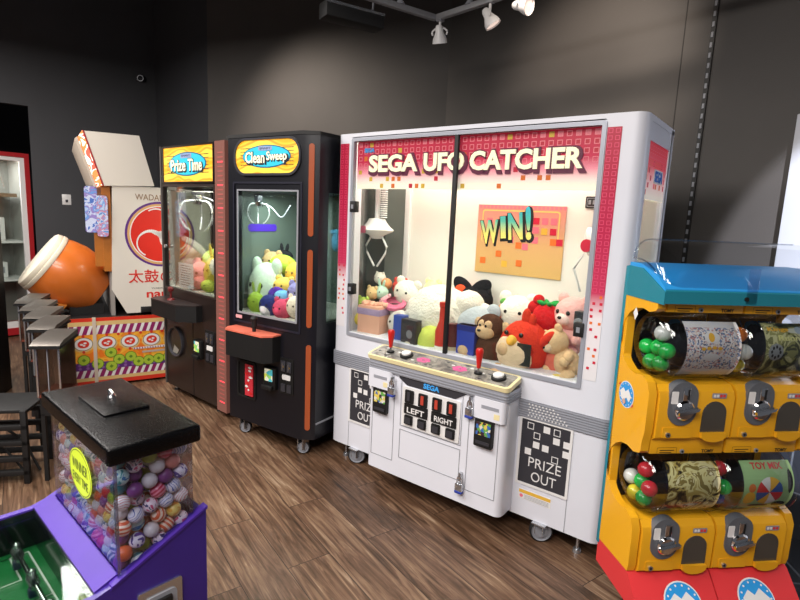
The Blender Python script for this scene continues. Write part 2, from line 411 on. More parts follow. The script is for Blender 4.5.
def ufo_catcher():
    W, D = 1.714, .52
    t = thing('claw_machine', 'large white two-player claw machine with a pink header sign and a wide plush-filled window', 'claw machine', (0, 0, 0))
    plan = [(.0, D), (.0, .05)]
    plan = [(0.05+.05*cos(a), .05+.05*sin(a)) for a in [pi+pi/2*i/6 for i in range(7)]] + [(W-.05+.05*cos(a), .05+.05*sin(a)) for a in [1.5*pi+pi/2*i/6 for i in range(7)]] + [(W, D), (0, D)]
    b = MB(); b.prism(plan, .104, .835, WHITE)
    b.build('base_cabinet', t, angle=30)
    # plinth lines on the base
    F = T_front(0.)
    for (x0, x1, z0, z1) in ((.157, .160, .106, .60), (1.547, 1.550, .106, .60)):
        ln = MB(F); ln.prism([(x0, z0), (x1, z0), (x1, z1), (x0, z1)], 0, .0015, GREY); ln.build('panel_seam', t)
    # grey ribbed band
    g = MB()
    p2 = lambda o: [(x+(-o if x < .06 else (o if x > W-.06 else 0)), y-(o if y < .06 else 0)) for x, y in plan]
    g.prism(p2(.004), .612, .700, GREY)
    for i in range(7): g.prism(p2(.008), .617+i*.012, .622+i*.012, LGREY)
    g.build('ribbed_band', t, angle=30)
    dots = MB(F)
    for i in range(12):
        for k in range(5):
            if i+k < 12: dots.disc(1.33+i*.017+(k % 2)*.006, .628+k*.014, .0042, .0095, WHITE2, n=10)
    dots.build('dot_pattern', t)
    # posts
    def post(x0, x1, left):
        r = .05; n = 6
        if left: pl = [(x0+r+r*cos(pi+pi/2*i/n), r+r*sin(pi+pi/2*i/n)) for i in range(n+1)]+[(x1, 0), (x1, .09), (x0, .09)]
        else: pl = [(x0, 0)]+[(x1-r+r*cos(1.5*pi+pi/2*i/n), r+r*sin(1.5*pi+pi/2*i/n)) for i in range(n+1)]+[(x1, .09), (x0, .09)]
        return MB().prism(pl, .835, 1.975, WHITE)
    post(0, .125, True).build('corner_post', t, angle=30); post(1.555, W, False).build('corner_post', t, angle=30)
    bp = MB(); bp.box(W-.03, W, D-.06, D, .835, 1.995, WHITE, .004); bp.build('rear_post', t)
    bp = MB(); bp.box(0, .025, D-.04, D, .835, 1.995, WHITE, .004); bp.build('rear_post', t)
    rf = MB(); rf.prism([(x, y) for x, y in plan], 1.975, 2.0, WHITE); rf.box(.125, 1.555, 0, .05, 1.955, 1.98, WHITE)
    rf.box(W-.02, W-.001, .09, D-.05, 1.90, 1.974, WHITE)
    for x in (1.60, 1.66): rf.box(x-.012, x+.012, D-.05, D-.02, 2.0, 2.02, WHITE2, .003)
    rf.build('roof', t, angle=30)
    # back and inside
    bk = MB(); bk.box(.205, W, .465, .485, .70, 1.976, IVORY); bk.box(.185, .225, .445, .487, .83, 1.976, WHITE2, .004)
    bk.build('back_panel', t)
    dk = MB(); dk.box(.02, W-.02, .02, .46, .70, .76, IVORY); dk.build('prize_deck', t)
    sg = MB(); sg.box(.008, .014, .09, D-.04, .835, 1.976, SMOKE); sg.build('side_glass', t)
    rp = MB(); rp.box(.014, .19, D-.05, D-.04, .835, 1.976, mat('reflection_grey', '#8a908a', .3, metal=.25)); rp.build('rear_pane_reflection', t)  # rear glass pane, its reflections put in as an opaque grey
    sg = MB(); sg.box(W-.014, W-.008, .09, D-.06, .835, 1.90, GLASS); sg.build('side_glass', t)
    # side sign on the right
    ss = MB(T_right(W-.006)); G = grad('side_sign_print', [(0, '#f3ead6'), (.25, '#f7d0cc'), (.6, '#e2475c'), (1, '#c9152f')], 'Z', 1.66, 1.90, .4, .25)
    ss.poly([(.09, 1.66), (.46, 1.66), (.46, 1.90), (.09, 1.90)], .0, G)
    for i in range(10):
        for k in range(7):
            if k > 3 or random.random() < .35: sq(ss, .105+i*.036, 1.69+k*.031, .011, .002, random.choice([REDSQ, PINKSQ, ORGSQ]) if k < 5 else PINKSQ, .25 if k > 3 else 0)
    ss.prism(rrect(.235, .395, 1.735, 1.795, .01), 0, .003, WHITE2)
    ss = ss.build('side_sign', t)
    text('side_logo_lettering', 'SEGA', SEGAB, T_right(W-.003), .315, 1.765, .14, .048, ss, .002, bold=.02)
    # front glass, frame and divider
    po, pi_ = rrect(.122, 1.560, .812, 1.972, .006, 2), rrect(.14, 1.541, .833, 1.955, .004, 2)
    fr = MB(F); fr.ring(po, pi_, -.02, .006, LGREY); fr.build('window_frame', t)
    pn = MB(F); pn.prism(rrect(.14, .827, .833, 1.955, .003, 1), -.012, -.006, GLASS); pn.build('window_pane', t)
    pn = MB(F); pn.prism(rrect(.835, 1.541, .833, 1.955, .003, 1), -.012, -.006, GLASS); pn.build('window_pane', t)
    dv = MB(F); dv.box(.820, .842, .833, 1.955, -.014, .006, BLACKM, .002); dv.build('window_divider', t)
    for x, z in ((.15, 1.585), (.15, 1.10), (1.528, 1.08)):
        k = MB(F); k.box(x-.022, x+.022, z-.032, z+.032, -.02, .016, BLACKM, .004); k.box(x-.008, x+.008, z-.012, z+.012, .016, .019, GREY); k.build('window_lock', t)
    # header sign behind the glass
    hs = MB(T_front(.03))
    HG = grad('header_print', [(0, '#fbf1dd'), (.14, '#f8d7d2'), (.32, '#ef8ea0'), (.52, '#c41f48'), (1, '#b80c33')], 'Z', 1.70, 1.955, .45, .30)
    hs.prism([(.14, 1.69), (1.541, 1.69), (1.541, 1.955), (.14, 1.955)], -.01, 0, HG)
    OUT = mat('pink_outline', '#e8808f', .4, emit=.15)
    nx = 34
    for i in range(nx):
        for k in range(7):
            x, z = .165+i*(1.35/(nx-1)), 1.935-k*.038
            if k < 3:
                rr = random.random()
                if rr < .09: sq(hs, x, z, .0125, .001, random.choice([ORGSQ, YELSQ]))
                else: sq(hs, x, z, .0125, .001, OUT, .3); sq(hs, x, z, .0085, .001, PINKSQ if rr > .55 and k == 0 else REDSQ)
            elif k == 3: sq(hs, x, z, .0125, .001, OUT, .25)
            elif random.random() < (.45, .33, .2)[k-4]:
                sq(hs, x, z, .0115, .001, random.choice([REDSQ, ORGSQ, YELSQ, YELSQ]))
    hs = hs.build('header_sign', t)
    Fs = T_front(.028)
    LETC = mat('letter_cream', '#fcefd0', .35, emit=.42); LETD = mat('letter_outline', '#6b2344', .4, emit=.03)
    for q, (body, x0, x1) in enumerate((('SEGA', .243, .585), ('UFO', .625, .872), ('CATCHER', .905, 1.47))):
        text('title_shadow', body, LETD, Fs, (x0+x1)/2+.002, 1.822, x1-x0+.028, .122, hs, .006, bold=.06)
        text('title_lettering', body, LETC, Fs, (x0+x1)/2-.004, 1.829, x1-x0, .094, hs, .012, bold=.035)
    text('maker_logo', 'SEGA', mat('logo_cyan', '#3d9be0', .4, emit=.2), Fs, .233, 1.905, .075, .024, hs, .004, bold=.03)
    ll = MB(); ll.box(.16, 1.53, .10, .40, 1.955, 1.968, LAMP); ll.build('interior_lamp', t)
    # led strips on the posts
    for x0, x1, zb in ((.032, .100, .86), (1.563, 1.622, .86)):
        st = MB(F); S = grad('strip_print', [(0, '#d9d6d8'), (.26, '#e0d6d8'), (.36, '#bf2f56'), (.6, '#b01242'), (1, '#a80a30')], 'Z', .86, 1.945, .4, .12)
        st.prism([(x0, zb), (x1, zb), (x1, 1.945), (x0, 1.945)], 0, .002, S)
        w2 = (x1-x0)/2; SO = mat('strip_outline', '#da4f70', .4)
        for i in range(36):
            for k in range(2):
                z = 1.93-i*.029; x = x0+w2*(k+.5)
                if i < 24: sq(st, x, z, .0095, .003, SO, .3)
                elif random.random() < .75-.04*(i-24): sq(st, x+random.uniform(-.006, .006), z, .006, .003, random.choice([REDSQ, REDSQ, ORGSQ]))
        st.build('light_strip', t)
    lp = MB(F); lp.prism(rrect(1.60, 1.635, 1.955, 1.978, .004, 2), 0, .002, GREY); 
    # prize chutes
    def prize(x0, x1, z0, z1, lx):
        fr = MB(F); fr.ring(rrect(x0-.012, x1+.012, z0-.012, z1+.006, .004, 1), rrect(x0, x1, z0, z1, .002, 1), 0, .006, WHITE2); fr = fr.build('prize_door_frame', t)
        p = MB(F); p.prism([(x0, z0), (x1, z0), (x1, z1), (x0, z1)], 0, .003, DARKG)
        w = x1-x0; c = w/6.2
        for gx, gz, filled in ((.5, 0, 0), (2.6, 0, 1), (3.9, 0, 0), (1.4, 1, 0), (3.9, 1, 1), (5.2, 1.1, 1), (1.4, 2.1, 1), (2.6, 2.2, 1), (5.2, 2.2, 1), (.4, 3.1, 1), (3.9, 3.2, 0)):
            sq(p, x0+.01+(gx+.4)*c, z1-.02-(gz+.2)*.042, c*.42, .004, WHITE2, 0 if filled else .22)
        p = p.build('prize_door', t)
        text('prize_lettering', 'PRIZE', WHITE2, F, (x0+x1)/2+.01, z0+.115, w*.68, .048, p, .002, bold=-.005, off=.003)
        text('prize_lettering', 'OUT', WHITE2, F, (x0+x1)/2+.01, z0+.045, w*.52, .048, p, .002, bold=-.005, off=.003)
    prize(1.300, 1.538, .283, .606, 0); prize(.170, .40, .283, .606, 0)
    wl = MB(F); wl.prism([(1.31, .195), (1.475, .195), (1.475, .245), (1.31, .245)], 0, .0015, WHITE2); wl.poly([(1.312, .226), (1.473, .226), (1.473, .243), (1.312, .243)], .002, YELSQ)
    for i in range(4): wl.poly([(1.34, .20+i*.006), (1.465, .20+i*.006), (1.465, .202+i*.006), (1.34, .202+i*.006)], .002, GREY)
    wl.disc(1.325, .211, .009, .002, PINKSQ)
    wl.build('warning_sticker', t)
    # console
    x0, x1 = .42, 1.30
    cp = rrect(x0, x1, -.128, .06, .035, 5)
    c = MB(); c.prism(cp, .120, .70, WHITE); c = c.build('console', t, angle=30); c.scale.x = .972; c.location.x = .42*.028
    C = T_front(-.128)
    for (a, b2, z0, z1) in ((.455, .615, .20, .60), (1.095, 1.265, .20, .60), (.66, 1.055, .42, .70), (.66, 1.055, .235, .40)):
        sm = MB(C); sm.ring([(a, z0), (b2, z0), (b2, z1), (a, z1)], [(a+.003, z0+.003), (b2-.003, z0+.003), (b2-.003, z1-.003), (a+.003, z1-.003)], 0, .002, GREY); sm.build('panel_seam', c)
    # upper side pods
    for a, b2 in ((.425, .60), (1.12, 1.296)):
        pd = MB(); pd.prism(rrect(a, b2, -.148, -.10, .02, 4), .60, .705, WHITE); pd = pd.build('console_pod', c, angle=30)
        q = MB(T_front(-.148)); q.prism([(a+.05, .655), (b2-.03, .655), (b2-.03, .672), (a+.05, .672)], 0, .001, LGREY)
        q.prism([(b2-.055, .615), (b2-.025, .615), (b2-.025, .642), (b2-.055, .642)], 0, .001, CREAM); q.build('pod_sticker', pd)
    # ribbed ledge + control panel
    lg = MB(); lg.prism(rrect(x0-.004, x1+.004, -.140, .03, .03, 5), .700, .755, LGREY)
    for i in range(3): lg.prism(rrect(x0-.007, x1+.007, -.143, .03, .03, 5), .705+i*.014, .710+i*.014, GREY)
    lg.build('ribbed_ledge', c, angle=30)
    Tp = Matrix.Translation((0, -.148, .768)) @ Matrix.Rotation(rad(12), 4, 'X')   # panel plane: (u=x, v=up the slope)
    pb = MB(Tp); pb.prism(rrect(x0-.008, x1+.008, 0, .150, .025, 5), -.012, .010, CREAM); pb = pb.build('control_panel', c, angle=30)
    pt = MB(Tp); PM = pattern('control_panel_print', 'noise', ['#5f5c58', '#77736d', '#8c877e', '#9d988e'], 22, .35, 4)
    pt.prism(rrect(x0+.008, x1-.008, .014, .138, .016, 4), .009, .011, PM)
    PKM = mat('pink_print', '#d05a90', .4)
    for cx in (.76, .99):
        for k in range(6): pt.poly(ellipse(cx+.026*cos(k*pi/3), .076+.018*sin(k*pi/3), .019, .013, 10), .0116+k*.0002, PKM)
    for k in range(26): 
        xx = random.uniform(.46, 1.26); pt.poly(ellipse(xx, random.uniform(.03, .125), .012, .006, 8), .0118, random.choice([WHITE2, DARKG]))
    pt.build('panel_print', pb)
    for jx in (.530, 1.10):
        j = MB(); B = Tp @ Vector((jx, .076, .010))
        j.cyl(B, B+Vector((0, 0, .008)), .022, BLACKM); j.cyl(B, B+Vector((0, 0, .04)), .006, SILVER)
        j.lathe([(0, .03), (.010, .03), (.012, .05), (.0195, .105), (.020, .118), (.015, .128), (0, .130)], B, (0, 0, 1), RED, 20)
        lab(j.build('joystick', pb), 'red cone handled joystick')
        b2 = MB(Tp); b2.lathe([(0, .012), (.037, .012), (.037, .024), (.03, .028), (0, .028)], (jx+.115, .076, -.002), (0, 0, 1), BLACKM, 24)
        b2.lathe([(0, .028), (.027, .028), (.027, .036), (.022, .040), (0, .041)], (jx+.115, .076, -.002), (0, 0, 1), WHITE2, 24)
        lab(b2.build('push_button', pb), 'round white button on a black collar')
    # coin door
    tz = MB(C); tz.prism([(.645, .685), (.70, .655), (1.01, .655), (1.075, .695), (1.075, .70), (.645, .70)], 0, .004, DARKG); tz.build('name_plate', c)
    text('name_plate_lettering', 'SEGA', mat('logo_cyan', '#3d9be0', .4, emit=.2), C, .86, .678, .10, .028, c, .002, bold=.03, off=.004)
    cd = MB(C); cd.prism(rrect(.675, 1.045, .43, .648, .006, 2), 0, .007, WHITE2); cd = cd.build('coin_door', c)
    for i, x in enumerate((.725, .815, .905, .995)):
        s_ = MB(C); s_.prism(rrect(x-.028, x+.028, .565, .635, .004, 2), .007, .016, BLACKM)
        s_.box(x-.010, x+.008, .578, .625, .016, .02, mat('coin_slot_red', '#a33a2c', .3, emit=.35) if i else DARKG); s_.build('coin_slot', cd)
        s_ = MB(C); s_.prism(rrect(x-.027, x+.027, .445, .495, .004, 2), .007, .016, BLACKM); s_.prism(rrect(x-.019, x+.019, .45, .485, .003, 2), .016, .02, DARKG); s_.build('coin_return', cd)
    for x, b_ in ((.77, 'LEFT'), (.95, 'RIGHT')):
        s_ = MB(C); s_.prism(rrect(x-.078, x+.078, .502, .560, .003, 1), .007, .012, BLACKM); s_ = s_.build('side_plate', cd)
        text('side_lettering', b_, WHITE2, C, x, .526, .115, .03, s_, .001, bold=.015, off=.012)
    for x0_, x1_ in ((.475, .575), (1.14, 1.24)):
        s_ = MB(C); s_.prism(rrect(x0_, x1_, .46, .60, .006, 2), 0, .022, BLACKM); s_.box(x0_+.012, x1_-.012, .475, .49, .022, .026, DARKG); s_ = s_.build('card_reader', c)
        q = MB(C); q.prism([(x0_+.01, .52), (x1_-.01, .52), (x1_-.01, .585), (x0_+.01, .585)], .022, .024, pattern('card_reader_print', 'voronoi', ['#d9c35a', '#3d6ab0', '#62a24d', '#d8d6c8', '#3c2a33'], 60)); q.build('card_sticker', s_)
    # casters + levelling feet
    for x in (.215, 1.43): caster(t, x, .012, .105, .056)
    for x in (.16, 1.43): caster(t, x, .42, .095, .055)
    for x in (.09, 1.60):
        k = MB(); k.cyl((x, .06, .02), (x, .06, .105), .008, SILVER); k.lathe([(0, 0), (.022, 0), (.018, .016), (0, .02)], (x, .06, .0), (0, 0, 1), SILVER, 18); k.build('levelling_foot', t)
    # crane
    rl = MB(); rl.box(.06, 1.66, .25, .28, 1.92, 1.955, SILVER); rl.build('crane_rail', t)
    def claw(x, y, z):
        k = MB(); k.cyl((x+.045, y, z+.04), (x+.045, y, 1.93), .016, WHITE2); 
        for i in range(26): k.lathe([(.02, -.004), (.024, 0), (.02, .004)], (x+.095, y, z+.08+i*.013), (0, 0, 1), WHITE2, 12)
        k.lathe([(0, -.055), (.03, -.052), (.05, -.03), (.1, -.008), (.108, .003), (.085, .02), (.06, .05), (.05, .07), (0, .075)], (x+.045, y, z), (0, 0, 1), WHITE2, 32)
        k = lab(k.build('claw_unit', t), 'white saucer shaped claw carriage')
        rg = MB(); rg.box(x-.045, x+.045, y-.112, y-.10, z-.02, z+.025, mat('claw_sticker', '#b5546a', .4), .01); rg.build('claw_label', k)
        for s_ in (-1, 1):
            pr = MB(); pr.tube([(x+.045+s_*.045, y, z-.04), (x+.045+s_*.085, y, z-.10), (x+.045+s_*.075, y, z-.14), (x+.045+s_*.012, y, z-.225)], .0065, WHITE2); pr.build('claw_prong', k)
    claw(.10, .22, 1.45)
    k = MB(); k.lathe([(0, -.03), (.06, -.02), (.085, .0), (.06, .03), (0, .04)], (1.47, .25, 1.45), (1, 0, .3), WHITE2, 28); k.disc
    k.lathe([(0, 0), (.030, 0), (.030, .01), (0, .012)], (1.472, .165, 1.445), (-.3, -1, 0), REDSQ, 24)
    k.tube([(1.44, .22, 1.40), (1.40, .22, 1.33), (1.44, .22, 1.22)], .006, WHITE2)
    lab(k.build('claw_unit', t), 'white claw carriage half behind the right post')
    # win poster on the back wall
    P = T_front(.463)
    px0, px1, pz0, pz1 = .722, 1.25, 1.238, 1.631
    ps = MB(P); ps.prism([(px0, pz0), (px1, pz0), (px1, pz1), (px0, pz1)], 0, .006, grad('poster_print', [(0, '#d2ac66'), (.45, '#d6a970'), (.75, '#db9a82'), (1, '#d6847c')], 'Z', pz0, pz1, .5))
    for k in range(22): 
        a = px0+.01+k*.024; ps.poly([(a, pz1-.02), (a+.014, pz1-.02), (a+.014, pz1-.003), (a, pz1-.003)], .007, PINKSQ)
    yl = mat('poster_line', '#f6c86a', .5, emit=.1)
    ps.flatring(rrect(px0+.03, px1-.03, pz0+.18, pz1-.028, .015), rrect(px0+.037, px1-.037, pz0+.18, pz1-.035, .012), .007, yl)
    for gx, gz, mm in ((.365, .31, REDSQ), (.415, .31, PINKSQ), (.465, .31, PINKSQ), (.365, .26, PINKSQ), (.415, .255, YELSQ), (.465, .255, REDSQ), (.365, .205, PINKSQ), (.47, .20, ORGSQ), (.27, .17, ORGSQ), (.31, .165, PINKSQ), (.15, .115, ORGSQ), (.05, .07, ORGSQ), (.19, .06, YELSQ), (.28, .07, ORGSQ), (.08, .30, PINKSQ), (.22, .2, PINKSQ), (.505, .20, REDSQ)):
        sq(ps, px0+gx, pz0+gz, .018, .0075, mm)
    ps = ps.build('win_poster', t)
    WG = grad('win_letter_print', [(0, '#f3e06c'), (.35, '#d9d876'), (.7, '#4db6a4'), (1, '#2aa3b8')], 'Z', 1.40, 1.60, .5, .15)
    for i, (ch, cx, cz, w, h) in enumerate((('W', .805, 1.475, .115, .135), ('I', .89, 1.505, .032, .125), ('N', .965, 1.515, .088, .15), ('!', 1.042, 1.535, .032, .185))):
        text('win_shadow', ch, BLACKM, P, cx+.006, cz-.007, w+.022, h+.02, ps, .001, bold=.06, off=.007, rot=.1)
        text('win_lettering', ch, WG, P, cx, cz, w, h, ps, .001, bold=.03, off=.009, rot=.1)
    sgn = MB(T_front(.463)); sgn.prism(rrect(1.345, 1.46, 1.625, 1.685, .004, 1), 0, .004, BLACKM); sgn = sgn.build('notice_plate', t)
    nb = MB(P); nb.flatring(rrect(1.352, 1.455, 1.633, 1.678, .003, 1), rrect(1.355, 1.452, 1.636, 1.675, .003, 1), .005, GREY); [nb.box(1.36+k*.022, 1.373+k*.022, 1.645, 1.667, .004, .0055, GREY) for k in range(4)]; nb.build('notice_marks', sgn)
    add_light('AREA', 'claw_machine_tube', (.85, .24, 1.945), 2.3, '#fffcf4', 1.35, .2, target=(.85, .24, 0))
    return t
ufo = ufo_catcher()

def padlock(loc, yaw, label, blue='#2b3f9c'):
    t = thing('padlock', label, 'padlock', loc, yaw, 'padlocks on the claw machine console'); t.scale = (1.2, 1.2, 1.2)
    b = MB(); b.box(-.017, .017, -.011, .009, -.052, -.018, SILVER, .004); b.build('lock_body', t)
    b = MB(); b.box(-.0175, .0175, -.0115, .0095, -.062, -.050, mat('blue_bumper', blue, .5), .003); b.build('bumper', t)
    b = MB(); b.tube([(-.011, -.001, -.02), (-.011, -.001, 0), (-.006, -.001, .010), (0, -.001, .013), (.006, -.001, .010), (.011, -.001, 0), (.011, -.001, -.02)], .0035, CHROME); b.build('shackle', t)
    b = MB(); b.box(-.006, .006, -.004, .014, -.01, .028, SILVER, .002); b.build('hasp', t)
padlock((.612, -.162, .655), 0, 'small silver padlock with blue base at the upper left of the white console')
padlock((1.085, -.145, .66), 0, 'small silver padlock at the upper right of the white console beside its coin door')
padlock((1.055, -.145, .255), 0, 'silver padlock with blue base on the bottom panel of the white console')
#SECTION clean sweep and prize time
def oval_sign(parent, F, x0, x1, z0, z1, body, small, round_, nm):
    OR = pattern(nm+'_swirl', 'rings', ['#f2a81f', '#f6c63a', '#f08c28', '#f7d24a'], 2.4, .35, 5, emit=.3)
    if nm == 'sweep': OR = pattern(nm+'_swirl', 'rings', ['#f09a3c', '#e9b348', '#ee7f35', '#f3c052'], 3.4, .35, 6, emit=.28)
    m = MB(F)
    m.prism(rrect(x0, x1, z0, z1, .09 if round_ else .004, 8), 0, .004, OR)
    cx, cz, w, h = (x0+x1)/2, (z0+z1)/2, x1-x0, z1-z0
    TE = mat('teal_oval', '#2fb6cf', .35, emit=.4); DKL = mat('sign_dark_line', '#1c1d2c', .4)
    for k in range(6):
        z = cz-.26*h+k*.1*h
        m.poly([(cx-w*.42, z), (cx+w*.42, z), (cx+w*.42, z+.018*h), (cx-w*.42, z+.018*h)], .005, DKL)
    m.poly(ellipse(cx, cz, w*.38, h*.34), .0065, mat('sign_blue_rim', '#155e86', .4, emit=.1)); m.poly(ellipse(cx, cz, w*.365, h*.31), .008, TE)
    m.prism(rrect(cx-w*.12, cx+w*.10, cz+h*.17, cz+h*.30, .008, 2), .008, .010, mat('sign_lilac', '#8fa0c8', .4, emit=.1))
    m = m.build('marquee', parent)
    a, b = body.split(' ')
    for i, (wd, c, ww) in enumerate(((a, -.17, .31), (b, .17, .31 if len(b) == 5 else .27))):
        text('marquee_shadow', wd, DKL, F, cx+w*c+.006, cz-.03*h-.004, w*ww+.02, h*.34+.016, m, .001, bold=.05, off=.009)
        text('marquee_lettering', wd, mat('sign_cream', '#fbf3d0', .4, emit=.35), F, cx+w*c, cz-.03*h, w*ww, h*.34, m, .001, bold=.02, off=.0105)
    text('marquee_lettering', small, DKL, F, cx-w*.01, cz+h*.235, w*.17, h*.055, m, .0006, off=.0105)
    return m

def claw_chain(parent, x, y, z, top, s=1.):
    k = MB(); k.box(x-.04*s, x+.04*s, y-.04*s, y+.04*s, top-.05, top, DARKG, .006); k.cyl((x, y, z+.1*s), (x, y, top-.04), .012*s, SILVER)
    k.box(x-.032*s, x+.032*s, y-.03*s, y+.03*s, z+.02*s, z+.14*s, SILVER, .008); k.lathe([(0, -.02), (.03, -.01), (.035, .02), (0, .03)], (x, y, z+.0*s), (0, 0, 1), CHROME, 20)
    k = k.build('claw_unit', parent)
    for a in (20, 140, 260):
        c, d = cos(rad(a)), sin(rad(a)); p = MB()
        p.tube(spline([(x+.03*s*c, y+.03*s*d, z+.02*s), (x+.12*s*c, y+.12*s*d, z-.0*s), (x+.155*s*c, y+.155*s*d, z-.10*s), (x+.12*s*c, y+.12*s*d, z-.19*s), (x+.07*s*c, y+.07*s*d, z-.235*s)], 6), .0085*s, mat('claw_metal', '#cfd2d4', .35, metal=.35)); p.build('claw_prong', k)
    cb = MB(); cb.tube(spline([(x, y+.03, top-.06), (x+.14*s, y+.05, top-.09), (x+.26*s, y+.08, top-.15), (x+.38*s, y+.1, top-.07)], 8), .004, LGREY); cb.build('coiled_cable', k)

def coin_plate(parent, F, x0, x1, z0, z1):
    q = MB(F); q.prism(rrect(x0, x1, z0, z1, .006, 2), 0, .006, BLACKM); q = q.build('coin_plate', parent)
    cx = (x0+x1)/2; w = x1-x0; h = z1-z0
    for s_ in (-1, 1):
        k = MB(F); k.box(cx+s_*w*.22-w*.16, cx+s_*w*.22+w*.16, z1-h*.38, z1-h*.08, .006, .014, DARKG, .002); k.box(cx+s_*w*.22-.004, cx+s_*w*.22+.004, z1-h*.34, z1-h*.14, .014, .019, SILVER)
        k.disc(cx+s_*w*.22, z1-h*.24, .009, .0145, mat('brass', '#c6a24a', .3, metal=.8), n=12); k.build('coin_slot', q)
    k = MB(F); k.prism(rrect(cx-w*.30, cx+w*.30, z1-h*.60, z1-h*.46, .006, 2), .006, .010, WHITE2); k.build('price_sticker', q)
    for s_ in (-1, 1):
        k = MB(F); k.prism(rrect(cx+s_*w*.22-w*.15, cx+s_*w*.22+w*.15, z0+h*.06, z0+h*.28, .003, 2), .006, .012, DARKG); k.build('coin_return', q)

def bill_unit(parent, F, cx, cz):
    q = MB(F); q.box(cx-.055, cx+.055, cz-.085, cz+.06, 0, .03, BLACKM, .006); q.box(cx-.045, cx+.045, cz-.085, cz-.055, .03, .055, BLACKM, .006); q = q.build('card_reader', parent)
    k = MB(F); k.prism(rrect(cx-.035, cx+.035, cz-.03, cz+.05, .004, 2), .030, .032, pattern('reader_print', 'voronoi', ['#d8df5c', '#8fd06a', '#52b8c4', '#e8e6cf'], 30, emit=.25)); k.build('screen', q)

